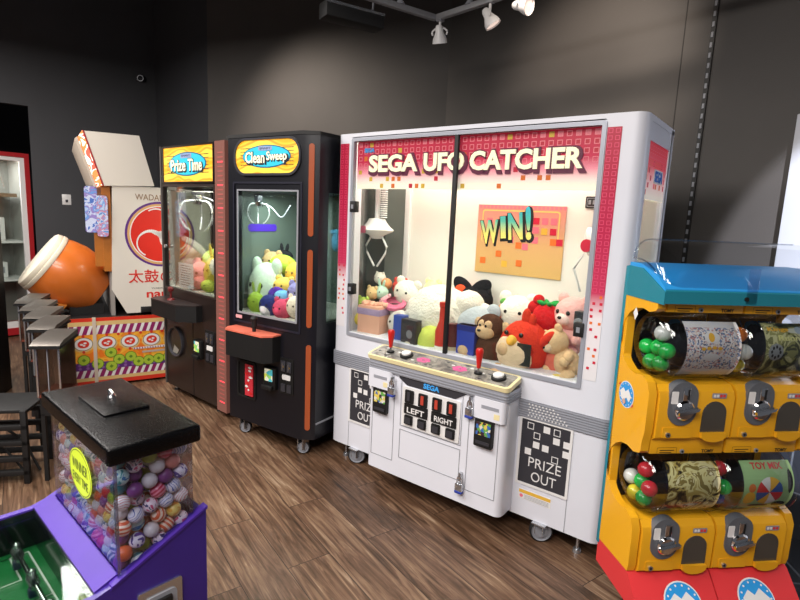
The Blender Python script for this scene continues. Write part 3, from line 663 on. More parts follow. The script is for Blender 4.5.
SWEEP_LOC, SWEEP_YAW = (-.7544, -.2274, 0), .0831
def clean_sweep():
    t = thing('claw_machine', 'black claw machine on casters with rounded orange marquee and orange corner strips', 'claw machine', SWEEP_LOC, SWEEP_YAW)
    W, D, Z0, Z1 = .69, .78, .12, 1.985
    F = T_front(0.)
    NB = mat('navy_black_laminate', '#0d0e16', .36, vary=.12, vscale=4)
    # bodies: lower box, upper shell with the window opening
    plan = [(0, 0), (.655, 0), (.735, .055), (.735, D), (0, D)]
    b = MB(); b.prism(plan, Z0, .86, NB); b.build('base_cabinet', t)
    u_ = MB()
    u_.prism([(0, 0), (.095, 0), (.095, .03), (.02, .03), (.02, D), (0, D)], .86, 1.66, NB)
    u_.prism([(.615, 0), (.655, 0), (.735, .055), (.735, .14), (.70, .14), (.70, .07), (.615, .03)], .86, 1.66, NB)
    u_.prism(plan, 1.66, Z1, NB)
    u_.prism([(.70, .64), (.735, .64), (.735, D), (.02, D), (.02, D-.03), (.70, D-.03)], .86, 1.66, NB)
    u_.build('upper_shell', t)
    lip = MB(); lip.prism([(-.004, -.004), (.657, -.004), (.738, .053), (.738, D), (-.004, D)], Z1-.0, 2.006, BLACKM); lip.build('top_lip', t)
    # opening behind the lower wall of the right side
    sgl = MB(); sgl.box(.722, .727, .14, .64, .86, 1.66, glass('side_glass_tint', '#dfe6e2', .05)); sgl.build('side_glass', t)
    fr = MB(F); fr.ring(rrect(.05, .655, .80, 1.715, .01, 2), rrect(.062, .643, .812, 1.703, .008, 2), 0, .006, mat('door_gap', '#1d1e2b', .4))
    fr.ring(rrect(.085, .625, .862, 1.668, .004, 2), rrect(.097, .613, .874, 1.658, .003, 2), 0, .004, GREY); fr.build('door_frame', t)
    pn = MB(F); pn.prism(rrect(.095, .615, .862, 1.66, .003, 1), -.018, -.012, GLASS); pn.build('window_pane', t)
    # inside
    ins = MB(); GI = mat('grey_green_lining', '#6f7c75', .25); ins.box(.022, .698, D-.05, D-.03, .86, 1.66, GI); ins.box(.02, .024, .03, D-.03, .86, 1.66, GI); ins.build('inner_lining', t)
    dk = MB(); dk.box(.02, .70, .03, D-.04, .86, .868, IVORY); dk.build('prize_deck', t)
    
    gl = MB(); gl.prism(rrect(.22, .48, 1.325, 1.375, .02, 4), 0, .004, mat('violet_reflection', '#4a2ab0', .4, emit=.7)); 
    for v in gl.bm.verts: v.co = Vector((.0255+v.co.z, v.co.x-.08, v.co.y+.07))
    gl.build('violet_reflection', t)  # glowing panel standing in for a violet reflection, no lamp there
    claw_chain(t, .115, .15, 1.575, 1.65, .52)
    ms = MB(F); ms.ring(rrect(.068, .645, 1.752, 1.978, .10, 8), rrect(.082, .631, 1.766, 1.966, .09, 8), 0, .014, mat('grey_trim', '#4d4e55', .3, metal=.5)); ms.build('marquee_frame', t)
    oval_sign(t, T_front(-.003), .082, .631, 1.766, 1.966, 'Clean Sweep', 'SMART', True, 'sweep')
    # orange strips on the chamfered corner
    OS = mat('orange_strip', '#a4502c', .3, emit=.05)
    d = Vector((.08, .055, 0)).normalized(); nrm = Vector((.055, -.08, 0)).normalized()
    Mx = Matrix(((d.x, 0, nrm.x, .655), (d.y, 0, nrm.y, 0), (0, 1, 0, 0), (0, 0, 0, 1)))
    for za, zb in ((1.40, 1.935), (.845, 1.32), (.185, .735)):
        s_ = MB(Mx); s_.prism(rrect(.034, .066, za, zb, .015, 5), 0, .006, OS); lab(s_.build('light_strip', t), 'orange corner light strip')
    # control shelf
    s_ = MB(); s_.prism([(.07, 0), (.07, -.07), (.11, -.12), (.44, -.12), (.485, -.07), (.485, 0)], .60, .765, BLACKM); s_ = s_.build('control_shelf', t)
    s2 = MB(); s2.prism([(.068, 0), (.068, -.072), (.108, -.124), (.442, -.124), (.489, -.072), (.489, 0)], .765, .775, mat('coral_panel', '#d9705a', .35, vary=.12, vscale=14)); s2 = s2.build('control_panel', s_)
    j = MB(); j.cyl((.31, -.06, .775), (.31, -.06, .82), .012, BLACKM); j.lathe([(0, .03), (.02, .035), (.017, .06), (.024, .085), (.015, .10), (0, .102)], (.31, -.06, .775), (0, 0, 1), BLACKM, 18); j.build('joystick', s_)
    # lock, door, plates
    q = MB(F); q.box(.05, .085, .575, .675, 0, .035, SILVER, .008); q.cyl((.068, .60, .035), (.068, .60, .045), .01, CHROME); q.build('door_lock', t)
    q = MB(F); q.ring(rrect(.085, .265, .285, .545, .02, 4), rrect(.098, .252, .298, .532, .016, 4), 0, .008, BLACKM); q.prism(rrect(.098, .252, .298, .532, .016, 4), 0, .002, mat('hatch_black', '#060607', .5)); q.build('prize_door', t)
    text('marquee_lettering', 'PRIZES', mat('red_print', '#cc3a3e', .4), F, .142, .26, .07, .02, t, .0005, off=.001) if 0 else None
    bill_unit(t, F, .41, .49)
    coin_plate(t, F, .487, .603, .395, .63)
    st = MB(F); st.prism(rrect(.075, .135, .828, .85, .003, 1), .006, .008, mat('pink_sticker', '#dba3a8', .4)); st.build('pink_sticker', t)
    hl = MB(); hl.box(.736, .742, .0+.06, D-.02, Z0+.1, Z0+.11, GREY); hl.build('side_trim', t)
    for x, y in ((.09, .05), (.63, .055), (.09, .7), (.63, .7)): caster(t, x, y, .122, .042)
    add_light('AREA', 'black_machine_tube', tuple(Matrix.Translation(SWEEP_LOC) @ Matrix.Rotation(SWEEP_YAW, 4, 'Z') @ Vector((.36, .2, 1.635))), 7, '#eefcf4', .45, .25, target=tuple(Matrix.Translation(SWEEP_LOC) @ Matrix.Rotation(SWEEP_YAW, 4, 'Z') @ Vector((.36, .22, 0))))
    return t
clean_sweep()
bx = MB(T_front(0)); bx.prism([(.17, .31), (.245, .31), (.245, .525), (.17, .525)], -.001, .006, mat('red_box', '#c3303c', .45))
for k in range(9): bx.poly(ellipse(.207+random.uniform(-.022, .022), .33+k*.022, random.uniform(.008, .02), .008, 10), .007+.0001*k, WHITE2 if k % 3 else RED)
bx = bx.build('prize_card', loc=(SWEEP_LOC[0]+.008*sin(SWEEP_YAW), SWEEP_LOC[1]-.008, 0), yaw=SWEEP_YAW)
tag(bx, 'red and white printed card in the prize hatch of the black claw machine', 'card')

PRIZE_LOC, PRIZE_YAW = (-1.8859, -.0666, 0), -.0509
def prize_time():
    t = thing('claw_machine', 'dark brown claw machine with square yellow marquee and red lit edge strip', 'claw machine', PRIZE_LOC, PRIZE_YAW)
    D, Z0, Z1 = .72, .06, 2.0
    F = T_front(0.)
    BR = mat('brown_black_laminate', '#231b19', .32, vary=.15, vscale=5)
    W = .815
    b = MB(); b.box(.0, W, 0, D, Z0, .885, BR); b.build('base_cabinet', t)
    u_ = MB(); u_.box(.012, .03, 0, .03, .885, 1.70, BR); u_.box(.785, W, 0, .04, .885, 1.70, BR); u_.box(0, W, 0, D, 1.70, Z1, BR); u_.box(0, W, D-.03, D, .885, 1.70, BR); u_.box(0, .03, .42, D, .885, 1.70, BR)
    u_.build('upper_shell', t)
    kp = MB(); kp.box(.0, .06, -.012, .0, Z0, Z1, mat('grey_edge_trim', '#6a6663', .35, metal=.4)); 
    kp.bm.clear(); kp.box(-.004, .010, -.010, .02, Z0, Z1, mat('grey_edge_trim', '#6a6663', .35, metal=.4)); kp.build('edge_trim', t)
    sg = MB(); sg.box(.006, .012, .04, .42, .885, 1.70, GLASS); sg.build('side_glass', t)
    ins = MB(); GI = mat('grey_lining', '#6c6f6c', .3); ins.box(.03, .785, D-.045, D-.03, .885, 1.70, mat('grey_green_lining', '#6f7c75', .25)); ins.box(.79, .80, .04, D-.04, .885, 1.70, GI); ins.build('inner_lining', t)
    dk = MB(); dk.box(.02, .80, .04, D-.04, .885, .895, IVORY); dk.build('prize_deck', t)
    pn = MB(F); pn.prism(rrect(.045, .785, .893, 1.692, .003, 1), -.014, -.008, GLASS); pn.build('window_pane', t)
    fr = MB(F); fr.ring(rrect(.025, .80, .875, 1.708, .004, 2), rrect(.032, .785, .893, 1.692, .003, 2), 0, .008, mat('brown_metal_frame', '#3c3432', .35, metal=.4)); fr.build('window_frame', t)
    # chute wall inside on the left
    ch = MB(); ch.box(.24, .246, .05, .40, .895, 1.22, ACRYL); ch.build('chute_panel', t)
    gp = MB(T_front(.03)); gp.prism([(.048, .98), (.12, .90), (.205, 1.0), (.205, 1.69), (.048, 1.69)], -.006, 0, mat('inner_grey_panel', '#7b7973', .4)); gp.build('inner_panel', t)
    claw_chain(t, .19, .20, 1.575, 1.69, .95)
    ms = MB(F); ms.ring(rrect(.035, .80, 1.718, 1.992, .004, 2), rrect(.055, .788, 1.728, 1.985, .003, 2), 0, .012, BR); ms.build('marquee_frame', t)
    oval_sign(t, T_front(-.002), .055, .788, 1.728, 1.985, 'Prize Time', 'SMART', False, 'prize')
    # lit strip
    st = MB(F); st.prism([(W+.002, .05), (.945, .05), (.945, 2.0), (W+.002, 2.0)], -.05, .012, mat('frosted_strip', '#85584f', .35, emit=.04))
    RL = mat('red_led', '#ff4a55', .4, emit=.8)
    for i in range(58):
        z = .12+i*.0315
        st.poly(rrect(W+.04, .925, z, z+.010, .004, 2), .0135, mat('red_led_dim', '#a85a54', .4, emit=.12) if i % 5 else RL)
    lab(st.build('light_strip', t), 'translucent strip with rows of red lights')
    s_ = MB(); s_.prism([(.03, 0), (.03, -.09), (.08, -.15), (.48, -.15), (.60, -.05), (.60, 0)], .68, .80, BLACKM); s_.prism([(.03, 0), (.03, -.092), (.08, -.152), (.48, -.152), (.602, -.05), (.602, 0)], .80, .81, mat('shelf_top_dark', '#2a2222', .4)); s_ = s_.build('control_shelf', t)
    j = MB(); j.lathe([(0, .0), (.03, .0), (.025, .012), (.008, .016), (.008, .06), (.02, .07), (.022, .095), (.012, .105), (0, .107)], (.25, -.07, .81), (0, 0, 1), mat('dark_red_plastic', '#6a1c1c', .4), 18); j.build('joystick', s_)
    q = MB(F); q.lathe([(.125, 0), (.125, .018), (.118, .022), (.108, .016), (.105, 0)], (.185, .45, 0), (0, 0, 1), DARKG, 36)
    q.lathe([(0, .004), (.106, .004)], (.185, .45, 0), (0, 0, 1), mat('round_door_dark', '#2b2523', .35), 36); q = q.build('prize_door', t)
    f2 = MB(F); f2.poly([(.13, .355), (.20, .35), (.235, .39), (.16, .42)], .006, mat('door_window', '#8f8a84', .3)); f2.build('door_window', q)
    ln = MB(F); ln.prism([(.452, Z0), (.456, Z0), (.456, .68), (.452, .68)], 0, .002, BLACKM); ln.build('door_seam', t)
    bill_unit(t, F, .56, .475); coin_plate(t, F, .645, .78, .38, .63)
    bl = MB(F); bl.cyl((.06, 1.22, .004), (.06, 1.22, .02), .014, SILVER); bl.build('window_lock', t)
    nt_ = MB(F); nt_.prism([(.19, .905), (.42, .905), (.42, 1.10), (.19, 1.10)], -.03, -.028, WHITE2)
    for k in range(9): nt_.poly([(.22, .925+k*.019), (.22+random.uniform(.08, .17), .925+k*.019), (.39, .929+k*.019), (.22, .930+k*.019)], -.0275, DARKG)
    nt_.build('paper_notice', t)
    for x, y in ((.06, .06), (.74, .06), (.06, .66), (.74, .66)):
        k = MB(); k.cyl((x, y, 0), (x, y, .062), .014, SILVER); k.lathe([(0, 0), (.026, 0), (.02, .012), (0, .014)], (x, y, 0), (0, 0, 1), RUBBER, 16); k.build('levelling_foot', t)
    M = Matrix.Translation(PRIZE_LOC) @ Matrix.Rotation(PRIZE_YAW, 4, 'Z')
    add_light('AREA', 'brown_machine_tube', tuple(M @ Vector((.42, .2, 1.665))), 8, '#fff6e6', .5, .25, target=tuple(M @ Vector((.42, .22, 0))))
prize_time()

#SECTION taiko
def taiko():
    t = thing('drum_game_machine', 'white drum arcade game with a tilted orange barrel drum and red crest', 'arcade game', (-2.15, .06, 0), rad(-20))
    R = T_right(0.)
    WT = mat('warm_white_panel', '#dcd6cb', .45)
    OW = mat('orange_wood', '#a8641f', .45, vary=.2, vscale=8)
    b = MB(); b.box(-1.2, 0, -.95, .52, .02, .595, mat('base_dark', '#2b2320', .5)); b.build('base_cabinet', t)
    # printed side panel (artwork is print)
    ART = pattern('orange_art', 'noise', ['#e9791f', '#ee9a26', '#f2b43a', '#ea8a24'], 9, .4, 3)
    a = MB(R); Y0, Y1 = -.95, .52
    RD = mat('print_red', '#d4331f', .4); TN = mat('print_tan', '#d9b878', .45); PU = mat('print_purple', '#8c1d5e', .4); LM = mat('print_lime', '#a8c23a', .4); VI = mat('print_violet', '#5c2a78', .4)
    def band(z0, z1, m, w=.002): a.poly([(Y0, z0), (Y1, z0), (Y1, z1), (Y0, z1)], w, m)
    a.prism([(Y0, .02), (Y1, .02), (Y1, .595), (Y0, .595)], 0, .001, ART)
    band(.565, .595, RD); band(.53, .565, TN); band(.455, .53, PU); band(.055, .085, TN); band(.02, .055, RD); band(.085, .15, PU); band(.15, .215, VI)
    for i in range(26):
        y = Y0+.02+i*.056
        a.poly([(y, .455), (y+.024, .455), (y+.05, .53), (y+.026, .53)], .003, WHITE2); a.poly([(y, .085), (y+.024, .085), (y+.05, .15), (y+.026, .15)], .003, WHITE2)
        for k in range(2): a.disc(y, .168+k*.028, .013, .003, mat('print_mauve', '#8a5aa0', .4), n=6)
    for i in range(8):
        y = -.79+i*.172
        a.disc(y, .37, .078, .0022, TN, .062); a.disc(y, .378, .068, .003, DARKG, .056); a.disc(y, .378, .064, .0036, WHITE2, .052); a.disc(y, .378, .042, .0042, RD, .034)
        a.disc(y+.012, .386, .012, .0048, WHITE2, .008, 12); a.disc(y-.014, .376, .012, .0048, WHITE2, .008, 12); a.disc(y+.004, .366, .010, .0048, WHITE2, .007, 12)
        for dx in (-.086, .0): 
            a.disc(y+dx, .445, .012, .003, RD, n=8); a.disc(y+dx+.086, .31, .012, .003, RD, n=8)
    random.seed(3)
    for y, z in ((-.42, .29), (-.36, .225), (-.42, .17), (-.27, .24), (-.21, .19), (-.13, .195), (-.05, .2), (.03, .205), (.1, .2), (-.62, .24), (-.75, .2), (-.52, .2)):
        a.disc(y, z, .047, .004, mat('print_green_dark', '#5d8420', .4), n=10); a.disc(y, z, .041, .0046, LM, n=10); a.disc(y, z, .016, .0052, mat('print_green_dark', '#5d8420', .4), n=4)
    a.poly([(-.25, .30), (.3, .30), (.3, .325), (-.25, .315)], .005, WHITE2); a.poly([(-.18, .262), (.3, .268), (.3, .288), (-.18, .28)], .005, mat('print_grey', '#b9a79a', .4))
    for k in range(26): a.poly([(-.245+k*.021, .301), (-.235+k*.021, .301), (-.238+k*.021, .316), (-.244+k*.021, .316)], .0056, PU)
    a.poly([(.03, .335), (.2, .335), (.2, .39), (.03, .39)], .006, mat('print_blue', '#4f9ccf', .4)); 
    a.build('printed_side_panel', t)
    dv = MB(R); dv.box(-.548, -.522, .02, .60, 0, .008, mat('beige_trim', '#cdbfae', .4)); dv.build('panel_trim', t)
    # upper body
    ub = MB(R); ub.prism([(-.287, .62), (.5, .62), (.5, 1.69), (-.361, 1.69), (-.392, .825)], -1.2, 0, WT); ub.build('upper_cabinet', t)
    fw_ = MB(); fw_.box(-1.15, -.02, -.44, -.375, .98, 1.69, OW); fw_.box(-.10, -.03, -.50, -.44, 1.02, 1.40, OW); fw_.box(-1.15, -.04, -.40, -.37, .60, .98, mat('inner_grey', '#8e8a86', .5)); fw_.build('wooden_front_frame', t)
    # logo
    g = MB(R); cy, cz = -.005, 1.295; Rr = .277
    for r_, m, w in ((1.0, mat('logo_purple', '#5d2a80', .4), .001), (.935, mat('logo_tan', '#d3a56a', .4), .002), (.87, WHITE2, .003), (.84, mat('logo_red', '#d42a1c', .4), .004)):
        g.disc(cy, cz, Rr*r_, w, m, n=48)
    Ri = Rr*.84
    for k in range(3):
        th = rad(222+120*k); pts = []
        c = Vector((cos(th), sin(th)))*Ri*.465
        for i in range(29):
            f = i/28; an = th+rad(140)+rad(245)*f
            rr = Ri*(.43 if f < .5 else .43+.06*(f-.5)/.5)
            w_ = .02+.055*min(1, f/.12) if f < .12 else .080-.055*min(1, (f-.12)/.5)
            pts.append((c+Vector((cos(an), sin(an)))*rr, Ri*w_))
        g.poly([(cy+Ri*.14*cos(th+rad(180)+a), cz+Ri*.14*sin(th+rad(180)+a)) for a in (-1.0, 0, 1.0)], .005, WHITE2)
        for (p, wd), (q, we) in zip(pts, pts[1:]):
            if p.length > Ri*.985 or q.length > Ri*.985: continue
            d = (q-p).normalized(); n_ = Vector((-d.y, d.x))
            g.poly([tuple(Vector((cy, cz))+p-n_*wd), tuple(Vector((cy, cz))+q-n_*we), tuple(Vector((cy, cz))+q+n_*we), tuple(Vector((cy, cz))+p+n_*wd)], .005, WHITE2)
    g.build('crest_emblem', t)
    text('title_lettering', '太鼓の達人', mat('logo_red', '#d42a1c', .4), R, .035, .935, .60, .115, t, .001, bold=.008, off=.001)
    text('title_lettering', 'WADAIKO MASTER', mat('print_brown', '#8b6a4c', .4), R, .065, 1.605, .52, .05, t, .001, off=.001)
    text('maker_lettering', 'namco', mat('logo_red', '#d42a1c', .4), R, .04, .772, .34, .05, t, .001, bold=.02, off=.001)
    text('small_lettering', 'WADAIKO MASTER', DARKG, R, .04, .83, .26, .012, t, .001, off=.001)
    sp = MB(R); sp.box(-.18, -.085, .622, .672, 0, .012, BLACKM, .003); sp.build('handle_recess', t)
    # hood
    h = MB(R); h.prism([(-.54, 2.095), (-.15, 2.10), (-.046, 1.70), (-.418, 1.68)], -1.22, .01, WT); h = h.build('marquee_hood', t)
    R2 = mat('hood_red_edge', '#9c2326', .4)
    e = MB(R); e.prism([(-.553, 2.098), (-.54, 2.095), (-.418, 1.68), (-.431, 1.678)], -1.23, .012, R2); e.build('hood_edge', h)
    e = MB(R); e.prism([(-.588, 2.04), (-.553, 2.098), (-.431, 1.678), (-.470, 1.668)], -1.2, .002, pattern('marquee_art', 'noise', ['#f0d060', '#f3e6d8', '#ef8a4a', '#f6f1ea', '#e35f4a'], 7, .4, 4, emit=.8)); lab(e.build('lit_marquee', h), 'bright lit printed marquee')
    e = MB(R); e.prism([(-.606, 2.03), (-.590, 2.045), (-.472, 1.668), (-.488, 1.665)], -1.23, .012, mat('beige_trim', '#cdbfae', .4)); e.build('hood_edge', h)
    # clear instruction boards in front of the screen
    for k, (y0, y1, z0, z1, x, m) in enumerate(((-.56, -.47, 1.30, 1.67, -.03, ['#d8e4f4', '#8fb8e8', '#b8a0d4', '#f2f4f8', '#6a8fd0']), (-.48, -.40, 1.27, 1.60, .012, ['#e8f0f8', '#9fc8ee', '#e8a0b4', '#f2f4f8', '#7ab0e0']))):
        e = MB(R); e.prism(rrect(y0, y1, z0, z1, .02, 4), x, x+.004, pattern('instruction_print_%d' % k, 'noise', m, 11, .2, 6, emit=.2)); e.prism(rrect(y0-.008, y1+.008, z0-.01, z1+.01, .02, 4), x+.006, x+.009, ACRYL); lab(e.build('instruction_board', t), 'pale blue printed clear board')
    # drum on its cradle
    Tn = MB(); OR = mat('drum_orange', '#c96a28', .3, vary=.1, vscale=5, coat=.3); HD = mat('drum_head_cream', '#e2dac6', .4)
    ax = Vector((.06, -.80, .60)).normalized(); c0 = Vector((-.33, -.475, .748))
    Tn.lathe([(0, 0), (.15, 0), (.19, .01), (.24, .10), (.282, .21), (.289, .31), (.272, .41), (.245, .49)], c0, ax, OR, 48)
    Tn = Tn.build('drum_barrel', t)
    Hd = MB(); Hd.lathe([(.246, .455), (.262, .455), (.266, .47), (.262, .487), (.256, .489), (.258, .502), (.250, .528), (.232, .54), (0, .543)], c0, ax, HD, 48); lab(Hd.build('drum_head', Tn), 'cream drum skin and rim')
    sq_ = MB(); sq_.bm.clear(); 
    cr = MB(); cr.prism([(-.86, .60), (-.80, .60), (-.72, .70), (-.80, .72)], -.12, -.04, OW); 
    for v in cr.bm.verts: v.co = Vector((v.co.z, v.co.x, v.co.y))
    cr.box(-.50, -.16, -.70, -.45, .595, .69, BLACKM); cr.build('drum_cradle', t)
    fl = MB(); fl.box(-1.15, -.03, -.93, -.40, .595, .60, mat('stage_black', '#17171a', .5)); fl.build('stage_mat', t)
taiko()
#SECTION gacha
GY = rad(44.7)
def gacha():
    t = thing('capsule_vending_machine', 'yellow capsule vending machine with blue clear-topped lid and four capsule drums on a red foot', 'vending machine', (1.931, -.367, 0), GY)
    YE = mat('gacha_yellow', '#e8a91e', .32, coat=.2); BL = mat('gacha_blue', '#2d98e0', .35); TE = mat('gacha_teal', '#1f7f92', .4); RD = mat('gacha_red', '#d6383c', .35)
    DKP = mat('bin_back_dark', '#15161d', .2); PG = mat('dial_plate_grey', '#5d6066', .4)
    W = .578; D = .20
    sp = MB(T_right(0))
    pf = [(D-.01, .30)]
    for z0 in (.30, .81):
        pf += [(-.012, z0+.004), (-.018, z0+.03), (-.018, z0+.17), (.0, z0+.205)]
        pf += [(.075+.122*cos(rad(a)), z0+.332+.122*sin(rad(a))) for a in range(-118, 119, 12)][0:0]
        pf += [(.070-.126*cos(rad(a)), z0+.332-.126*sin(rad(a))) for a in range(62, 180, 8)][0:0]
        pf += [(.075+.120*cos(rad(a)), z0+.332+.120*sin(rad(a))) for a in (-110, -90, -70, -50, -30, -10, 10, 30, 50, 70, 90, 110)]
        pf += [(.0, z0+.455), (-.008, z0+.465), (-.008, z0+.485)]
    pf += [(-.008, 1.30), (D-.01, 1.30)]
    sp.prism(pf, -.034, -.004, YE); sp.prism(pf, W+.004, W+.034, YE)
    sp.T = I4; sp.box(-.03, W+.03, D-.03, D-.01, .29, 1.30, YE)
    sp.build('body_shell', t)
    tb = MB(); tb.box(-.036, W+.036, D-.01, D+.01, .28, 1.40, TE, .004); tb.build('back_plate', t)
    # lid
    ld = MB(T_right(0)); ld.prism([(-.035, 1.295), (D-.01, 1.295), (D-.01, 1.415), (.12, 1.415), (.02, 1.385), (-.035, 1.345)], -.032, W+.032, BL, BL); ld = ld.build('lid', t)
    lt = MB(T_right(0)); lt.prism([(-.04, 1.292), (D-.01, 1.292), (D-.01, 1.402), (.10, 1.40), (-.04, 1.335)], -.036, -.0325, TE); lt.build('lid_side', ld)
    tp = MB(T_right(0)); tp.prism([(-.037, 1.293), (-.034, 1.343), (-.037, 1.343)], -.042, W+.042, TE); 
    tp.bm.clear(); tp.prism([(-.040, 1.296), (-.035, 1.296), (-.035, 1.342), (-.040, 1.338)], -.032, W+.032, TE); tp.build('lid_front', ld)
    dm = MB()
    prof = [(-.03, 1.345), (-.01, 1.40), (.03, 1.45), (.08, 1.485), (.13, 1.50), (.185, 1.50)]
    n = 10
    rows = []
    for i in range(n+1):      # rounded left end
        f = i/n; x = -.025+.06*(1-cos(f*pi/2)); s_ = sin(f*pi/2)*.5+.5
        rows.append([(x, .185+(y-.185)*(.86+.14*sin(f*pi/2)), 1.345+(z-1.345)*(.55+.45*sin(f*pi/2))) for y, z in prof])
    rows.append([(W+.04, y, z) for y, z in prof])
    vv = [[dm.v(p) for p in r_] for r_ in rows]
    for a, b in zip(vv, vv[1:]):
        for k in range(len(a)-1): dm.face([a[k], a[k+1], b[k+1], b[k]], SHELLG)
    dm.face(vv[0], SHELLG)
    dm.build('clear_lid_dome', t)
    tp = MB(); tp.tube([(p[0]-.001, p[1], p[2]) for p in rows[0]], .003, SHELLG); tp.tube([(r_[0][0], r_[0][1], r_[0][2]) for r_ in rows], .003, SHELLG)
    tp.tube([(r_[-1][0], r_[-1][1], r_[-1][2]) for r_ in rows], .003, SHELLG); tp.build('dome_edge', t)
    kk = MB(T_front(-.04)); kk.cyl((.26, 1.318, 0), (.26, 1.318, .006), .007, BLACKM); kk.box(.26, .30, 1.30, 1.42, -.002, .0, ACRYL); kk.build('lid_lock', ld)
    # red foot
    ft = MB(T_right(0)); ft.prism([(D, .302), (-.005, .302), (-.02, .295), (-.24, .05), (-.24, .02), (-.03, .185), (D, .20)], -.032, W/2-.003, RD); ft.prism([(D, .302), (-.005, .302), (-.02, .295), (-.24, .05), (-.24, .02), (-.03, .185), (D, .20)], W/2+.003, W+.032, RD)
    ft = ft.build('red_foot', t)
    pl = MB(); pl.box(.09, W-.09, .03, D-.02, 0, .24, BLACKM); pl.build('plinth', t)
    # stickers on the sloping foot
    sl = Vector((-.22, -.245)).normalized()      # (y,z) down the slope
    Ts = Matrix(((1, 0, 0, 0), (0, -sl[0], sl[1], -.02), (0, -sl[1], -sl[0]*-1*-1, .295), (0, 0, 0, 1)))
    def sticker(mb, cx, cz, R, up=True):
        mb.disc(cx, cz, R*1.0, .001, WHITE2, R*1.0); mb.disc(cx, cz, R*.93, .002, BL, R*.93)
        for k in range(14): 
            a = 2*pi*k/14; mb.disc(cx+R*.8*cos(a), cz+R*.8*sin(a), R*.06, .003, WHITE2, n=5)
        mb.poly([(cx-R*.75, cz+R*.1), (cx-R*.35, cz+R*.45), (cx-R*.05, cz+R*.2), (cx+R*.3, cz+R*.5), (cx+R*.75, cz), (cx+R*.5, cz-R*.45), (cx+R*.15, cz-R*.2), (cx-R*.3, cz-R*.55), (cx-R*.6, cz-R*.35)], .004, WHITE2)
        mb.disc(cx-R*.1, cz-R*.55, R*.2, .005, mat('sticker_peach', '#d9a88e', .4), n=12)
        mb.poly([(cx-R*1.1, cz+R*.5), (cx-R*.8, cz+R*.75), (cx-R*.9, cz+R*.45)], .003, RD); mb.poly([(cx+R*1.1, cz-R*.5), (cx+R*.8, cz-R*.75), (cx+R*.9, cz-R*.45)], .003, RD)
    nrm = Vector((sl[1], -sl[0]))   # outward normal in (y,z): points -y,+z
    Ts = Matrix(((1, 0, 0, 0), (0, -sl[0], nrm[0], -.02), (0, -sl[1], nrm[1], .295), (0, 0, 0, 1)))
    for cx in (.15, .44):
        k = MB(Ts); sticker(k, cx, -.10, .072); k.build('foot_sticker', ft)
    k = MB(Matrix(((0, 0, -1, -.034), (-1, 0, 0, .0), (0, 1, 0, 0), (0, 0, 0, 1)))); sticker(k, -.115, .93, .05); k.build('side_sticker', t)
    k = MB(Matrix(((0, 0, -1, -.034), (-1, 0, 0, .0), (0, 1, 0, 0), (0, 0, 0, 1)))); k.poly([(-.13, 1.235), (-.115, 1.26), (-.10, 1.235), (-.115, 1.21)], .001, WHITE2); k.build('corner_sticker', t)
    for row, z0 in enumerate((.81, .30)):
        for col in range(2):
            unit(t, col*.291, z0, row*2+col, YE, DKP, PG, RD)
    return t

